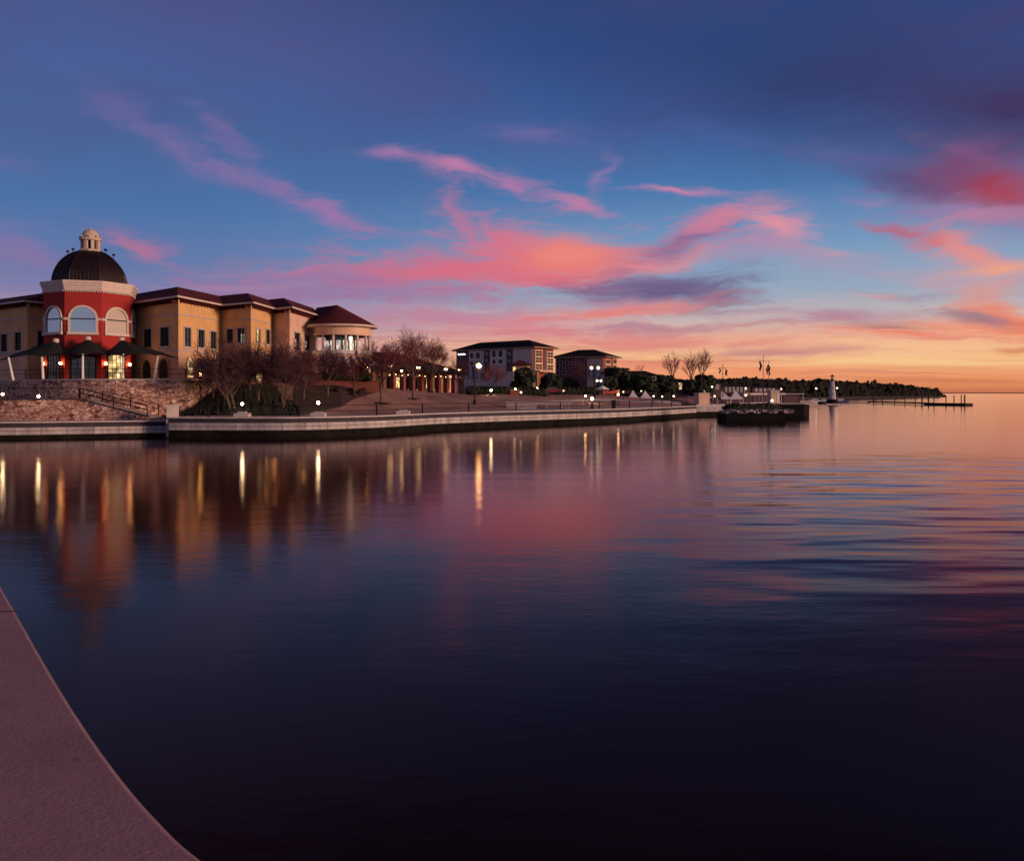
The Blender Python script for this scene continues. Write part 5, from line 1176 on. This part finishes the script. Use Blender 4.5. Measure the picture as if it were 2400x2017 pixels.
# red car with its lamps on
cx_, cy_ = XY(1294, 161); cz_ = ground_z(1294, 161); e = thing('parked_car', (cx_, cy_, cz_), 'red car with headlights on beside the long hedge', 'car')
b = MB(); pr = [(-2.1, .35), (-2.1, .75), (-1.3, .9), (-.75, 1.4), (.75, 1.42), (1.3, .95), (2.05, .85), (2.1, .35)]; hw = .85
b.face([(cx_+p[0], cy_-hw, cz_+p[1]) for p in pr]); b.face([(cx_+p[0], cy_+hw, cz_+p[1]) for p in reversed(pr)])
for i in range(len(pr)): p, q_ = pr[i], pr[(i+1) % len(pr)]; b.face([(cx_+q_[0], cy_-hw, cz_+q_[1]), (cx_+p[0], cy_-hw, cz_+p[1]), (cx_+p[0], cy_+hw, cz_+p[1]), (cx_+q_[0], cy_+hw, cz_+q_[1])])
b.build('body', M['carred'], e)
b = MB(); b.face([(cx_+p[0], cy_-hw-.01, cz_+p[1]) for p in ((-1.15, .95), (1.1, .98), (.68, 1.36), (-.68, 1.34))]); b.build('side_window', M['glassd'], e)
for dx in (-1.35, 1.35):
    b = MB(); b.tube((cx_+dx, cy_-hw-.04, cz_+.33), (cx_+dx, cy_-hw+.2, cz_+.33), .33, n=14); b.build('wheel', M['tyre'], e)
for dx in (-2.08, 2.08): MB().sphere((cx_+dx, cy_-.75, cz_+.68), .15, 4).build('headlight', M['small'], e)

# ------------------------------------------------------------------ marina
def tent(u0, u1, vt, vb, Y, label, name='tent'):
    x0, x1 = XY(u0, Y)[0], XY(u1, Y)[0]; zb, zt = Zv(vb, Y), Zv(vt, Y); w_ = x1-x0; e = thing(name, ((x0+x1)/2, Y, zb-2.2), label, 'tent', 'white pointed tents by the marina'); c = ((x0+x1)/2, Y+w_/2)
    b = MB(); n = 6; cs = [(x0, Y), (x1, Y), (x1, Y+w_), (x0, Y+w_)]
    for i in range(4):
        p, q_ = Vector((*cs[i], zb)), Vector((*cs[(i+1) % 4], zb)); a = Vector((*c, zt))
        for k in range(n):
            f0, f1 = k/n, (k+1)/n; g_ = lambda p_, f: (p_.lerp(a, f)-Vector((0, 0, 0.8*f*(1-f)*(zt-zb)*0.5)))
            b.face([g_(p, f0), g_(q_, f0), g_(q_, f1), g_(p, f1)])
        b.face([p-Vector((0, 0, .35)), q_-Vector((0, 0, .35)), q_, p])
    b.build('fabric', M['tent'], e)
    for p in cs: MB().tube((p[0], p[1], zb-2.2), (p[0], p[1], zb), .07, n=6).build('pole', M['white'], e)
tent(1473, 1497, 914, 931, 176, 'left white pyramid tent beside the lawn lamps'); tent(1502, 1526, 914, 931, 176, 'right hand white pyramid tent, its full point visible'); tent(1479, 1490, 916, 927, 186, 'smaller white tent peeking out behind the left pyramid tent')
tent(1681, 1712, 915, 932, 215, 'broad white tent behind the jetty, left of its twin'); tent(1713, 1741, 914, 932, 217, 'broad white tent behind the jetty, next to the lamp')
p0, p1, p2 = P(1650, 913, 196), P(1662, 918, 200), P(1672, 933, 196); e = thing('sail_awning', (p0.x, p0.y, 2.4), 'white sail awning slanting down behind the gate pier', 'awning')
b = MB(); n = 8
for i in range(n):
    t0, t1 = i/n, (i+1)/n; f = lambda t: p0.lerp(p2, t)-Vector((0, 0, 1.2*t*(1-t))); a, c = f(t0), f(t1)
    b.face([a, c, c+Vector((0.4, 4, -.9)), a+Vector((0.4, 4, .1))]); b.face([a-Vector((0, 0, .25)), c-Vector((0, 0, .25)), c, a])
b.build('fabric', M['tent'], e); MB().tube((p0.x, p0.y, 2.3), p0, .08).build('pole', M['white'], e)
# breakwater with scrub, moored houseboat, small boats
e = thing('breakwater', (*XY(1770, 135), 0), 'long dark floating breakwater topped with pale rubble', 'breakwater')
x0, x1 = XY(1706, 133)[0], XY(1822, 138)[0]
b = MB(); b.box(((x0+x1)/2, 137, 0.35), (x1-x0, 6, 1.9)); b.build('hull', M['hull'], e)
rg = random.Random(5); b = MB()
for i in range(520):
    x = lerp(x0+.2, x1+1.8, rg.random()); y = 134.3+rg.random()*5; s_ = rg.uniform(.14, .42); b.box((x, y, 1.3+s_*.4+0.25*math.sin(x*1.3)**2), (s_*1.7, s_*1.3, s_), rg.random()*3)
b.build('rubble', M['rock'], e)
hedge([(*XY(u, 142), 1.5) for u in range(1712, 1822, 10)], 1.2, 3, 3200, 'dark scrub growing on the rubble breakwater', 'leaf', 0.16)
e = thing('houseboat', (*XY(1860, 165), 0), 'moored houseboat with dark hull, pale deck and pink lit cabin', 'boat')
x0, x1 = XY(1806, 164)[0], XY(1903, 164)[0]; Y = 164
b = MB(); b.prism([(x0, Y), (x1-1.5, Y-.1), (x1, Y+1.5), (x1, Y+5), (x0, Y+5)], -0.4, 2.35); b.build('hull', M['hull'], e)
b = MB(); b.prism([(x0-.2, Y-.15), (x1-1.4, Y-.25), (x1+.15, Y+1.5), (x1+.15, Y+5.1), (x0-.2, Y+5.1)], 2.35, 2.6); b.build('deck', M['bench'], e)
cab = MB().box((x0+1.3, Y+2.4, 3.75), (1.7, 2.4, 2.3)).build('cabin', M['stucco_pink'], e); MB().box((x0+1.3, Y+2.4, 4.97), (2.1, 2.9, .14)).build('roof', M['white'], cab)
MB().box((x0+0.95, Y+1.19, 3.9), (.45, .06, .8)).build('window', M['lit'], cab); MB().box((x0+1.85, Y+1.19, 3.6), (.5, .06, 1.7)).build('door', M['white'], cab)
MB().box((x0+4.6, Y+2.6, 3.4), (3.2, 2.0, 1.5)).build('wheelhouse', M['hpurple'], e); MB().box((x0+4.6, Y+2.5, 4.35), (4.6, 2.7, .12)).build('awning', M['tent'], e)
for dx in (2.5, 6.7):
    MB().tube((x0+dx, Y+1.3, 2.6), (x0+dx, Y+1.3, 4.35), .05).build('awning_post', M['white'], e)
MB().tube((x0+.4, Y+.4, 2.9), (x0+.4, Y+.4, 2.6), .05).build('lamp_stem', M['dark'], e); MB().sphere((x0+.4, Y+.4, 3.05), .24, 5).build('lamp_globe', M['small'], e)
def boat(u, v, w_, label, col_='white', cabin=True):
    p = G(u, v, 0.0); e = thing('motor_boat', (p.x, p.y, 0), label, 'boat', 'small boats moored by the lighthouse'); b = MB(); L2 = w_/2
    st_ = [(-L2, 1.0, .9), (-L2*.3, 1.15, .95), (L2*.4, 1.0, 1.05), (L2, .12, 1.35)]
    for i in range(3):
        (xa, wa, za), (xb, wb, zb_) = st_[i], st_[i+1]
        for s_ in (-1, 1): b.face([(p.x+xa, p.y+s_*wa*.6, -.2), (p.x+xb, p.y+s_*wb*.6, -.2), (p.x+xb, p.y+s_*wb, zb_), (p.x+xa, p.y+s_*wa, za)])
        b.face([(p.x+xa, p.y-wa, za), (p.x+xb, p.y-wb, zb_), (p.x+xb, p.y+wb, zb_), (p.x+xa, p.y+wa, za)])
    b.face([(p.x-L2, p.y-.6, -.2), (p.x-L2, p.y-1, .9), (p.x-L2, p.y+1, .9), (p.x-L2, p.y+.6, -.2)]); b.build('hull', M[col_], e)
    if cabin:
        c = MB(); c.prism([(p.x-L2*.6, p.y-.8), (p.x+L2*.25, p.y-.7), (p.x+L2*.25, p.y+.7), (p.x-L2*.6, p.y+.8)], .95, 1.9); cc = c.build('cabin', M['white'], e); c = MB(); c.box((p.x-L2*.15, p.y-.83, 1.5), (L2*.7, .06, .4)); c.build('window', M['glassd'], cc)
boat(1912, 944, 6, 'white cabin boat moored left of the lighthouse', 'white'); boat(1932, 946, 5, 'low dark boat just left of the lighthouse base', 'hull'); boat(1972, 944, 7, 'blue hulled boat moored right of the lighthouse', 'blue'); boat(1901, 940, 4, 'small open dinghy at the end of the houseboat', 'bench', False)
# lighthouse
Y = 335; x, y = XY(1950.5, Y); e = thing('lighthouse', (x, y, 0), 'small white tapered lighthouse with dark lantern room', 'lighthouse'); zb, zt = Zv(936, Y), Zv(893, Y)
MB().lathe([(2.1, -.5), (2.1, zb), (1.5, zb+.1)], 20, (x, y, 0)).build('base', M['hull'], e)
MB().lathe([(1.45, zb), (.78, zt), (.1, zt+.01)], 8, (x, y, 0), ph=.3).build('tower', M['lightw'], e)
g_ = MB().lathe([(1.05, zt), (1.05, zt+.18), (.6, zt+.18)], 16, (x, y, 0)).build('gallery', M['dark'], e)
b = MB()
for i in range(12): a = math.pi*i/6; b.tube((x+1.0*math.cos(a), y+1.0*math.sin(a), zt+.18), (x+1.0*math.cos(a), y+1.0*math.sin(a), zt+.75), .03, n=4)
b.lathe([(1.0, zt+.72), (1.0, zt+.78)], 16, (x, y, 0)); b.build('gallery_railing', M['dark'], g_)
MB().lathe([(.55, zt+.18), (.55, zt+1.25), (.6, zt+1.25)], 12, (x, y, 0)).build('lantern_room', M['glassd'], e); MB().sphere((x, y, zt+1.45), .26, 5).build('lamp_globe', M['white'], e)
MB().lathe([(.95, zt+1.7), (.8, zt+1.8), (.35, zt+2.35), (.1, zt+2.5), (.03, zt+3.0)], 12, (x, y, 0)).build('roof', M['dark'], e)
for k in (.3, .62):
    b = MB(); z_ = lerp(zb, zt, k); r_ = lerp(1.45, .78, k); b.box((x-.25, y-r_*.94, z_), (.34, .14, .7)); b.build('window', M['dark'], e)
# low spit and pier
b = MB(); b.prism([XY(1936, 322), XY(1990, 330), XY(2040, 372), XY(2040, 384), XY(1930, 350)], -.5, .45); tag(b.build('spit', M['rock']), 'low pale rock spit running from the lighthouse to the pier', 'spit', kind='structure')
A0, A1, A2 = Vector(XY(2034, 380)), Vector(XY(2165, 318)), Vector(XY(2262, 300)); e = thing('fishing_pier', (A1.x, A1.y, 0), 'long dark fishing pier with tall piles reaching into the orange water', 'pier')
b = MB()
for a, c, zz in ((A0, A1, .95), (A1, A2, .9)):
    d = (c-a).normalized(); n_ = Vector((-d.y, d.x)); q_ = [a, c, c+n_*3.5, a+n_*3.5]; b.prism([tuple(p) for p in q_], zz-1.15 if a is A1 else zz-.55, zz)
b.build('deck', M['wood'], e)
for u, vt in ((2047, 929), (2068, 931), (2096, 932), (2121, 931), (2145, 929), (2161, 929), (2176, 929), (2189, 922), (2217, 927), (2236, 926), (2253, 925), (2261, 925)):
    t = (u-2034)/(2165-2034); Yp = lerp(380, 318, t) if u < 2165 else lerp(318, 300, (u-2165)/97); x, y = XY(u, Yp-.3)
    MB().tube((x, y, -.6), (x, y, Zv(vt, Yp)), .24 if u > 2255 or 2150 < u < 2180 else .17, n=7).build('pile', M['wood'], e)
# flagpoles
def flagpole(u, vt, vb, Y, yard, flags, label):
    x, y = XY(u, Y); zt, zb = Zv(vt, Y), Zv(vb, Y); e = thing('flagpole', (x, y, zb), label, 'flagpole', 'flagpoles on the far dock')
    MB().tube((x, y, zb), (x, y, zt), .13, .05, 8).build('pole', M['dark'], e); MB().sphere((x, y, zt+.1), .16, 4).build('finial', M['dark'], e)
    if yard: p, q_ = P(u+yard[0], yard[1], Y), P(u+yard[2], yard[1]+1, Y); MB().tube(p, q_, .06).build('yard', M['dark'], e)
    for du, v0, v1, wf in flags:
        b = MB(); n = 8
        for i in range(n):
            t0, t1 = i/n, (i+1)/n; za, zc = lerp(Zv(v0, Y), Zv(v1, Y), t0), lerp(Zv(v0, Y), Zv(v1, Y), t1); xa = XY(u+du, Y)[0]; wob = lambda t: .12*math.sin(t*9+du); ww = lambda t: wf*(0.6+.4*math.sin(t*3))
            b.face([(xa+wob(t0), y-.05, za), (xa+wob(t0)+ww(t0), y+.2, za), (xa+wob(t1)+ww(t1), y+.2, zc), (xa+wob(t1), y-.05, zc)])
            b.face([(xa+wob(t0), y-.05, za), (xa+wob(t1), y-.05, zc), (xa+wob(t1)+.1, y+.35, zc), (xa+wob(t0)+.1, y+.35, za)])
        b.build('flag', M['fabric'], e)
flagpole(1694, 857, 930, 205, (-9, 862, 8), ((-8.5, 863, 875, .5), (5.5, 865, 880, .6)), 'left flagpole with two furled flags above the boathouse roof')
flagpole(1789, 835, 930, 235, (-9, 846, 7), ((-9, 846, 869, .7), (7, 857, 878, .5)), 'tallest flagpole with crossarm and drooping dark flag')
flagpole(1802, 848, 930, 236, None, ((-2.5, 854, 870, .7), (0, 857, 880, .45)), 'shorter flagpole with hanging flag, right of the crossarm pole')
# dock along the far marina
e = thing('dock', (*XY(1800, 270), 0), 'long pale covered dock below the flagpoles', 'dock'); W = Wall(XY(1735, 235), XY(1905, 300))
b = MB(); W.bx(b, 0, W.L, 1.5, 1.8, -3, 0); b.build('deck', M['bench'], e); b = MB(); W.bx(b, 2, W.L*.55, 4.0, 4.5, -3.2, .3); b.build('roof', M['lav'], e)
for i in range(12):
    b = MB(); t = 2.3+i*(W.L*.55-3)/11; W.bx(b, t, t+.2, -.5, 4.0, -.3, -.1); b.build('post', M['bench'], e)

sc.view_settings.view_transform = 'Standard'; sc.view_settings.look = 'None'; sc.view_settings.gamma = 1; sc.view_settings.exposure = 0
sc.render.engine = 'CYCLES'
sc.cycles.use_denoising = True
sc.cycles.max_bounces = 6; sc.cycles.diffuse_bounces = 2; sc.cycles.glossy_bounces = 4; sc.cycles.transparent_max_bounces = 8
sc.cycles.sample_clamp_indirect = 8
sc.cycles.caustics_reflective = False; sc.cycles.caustics_refractive = False
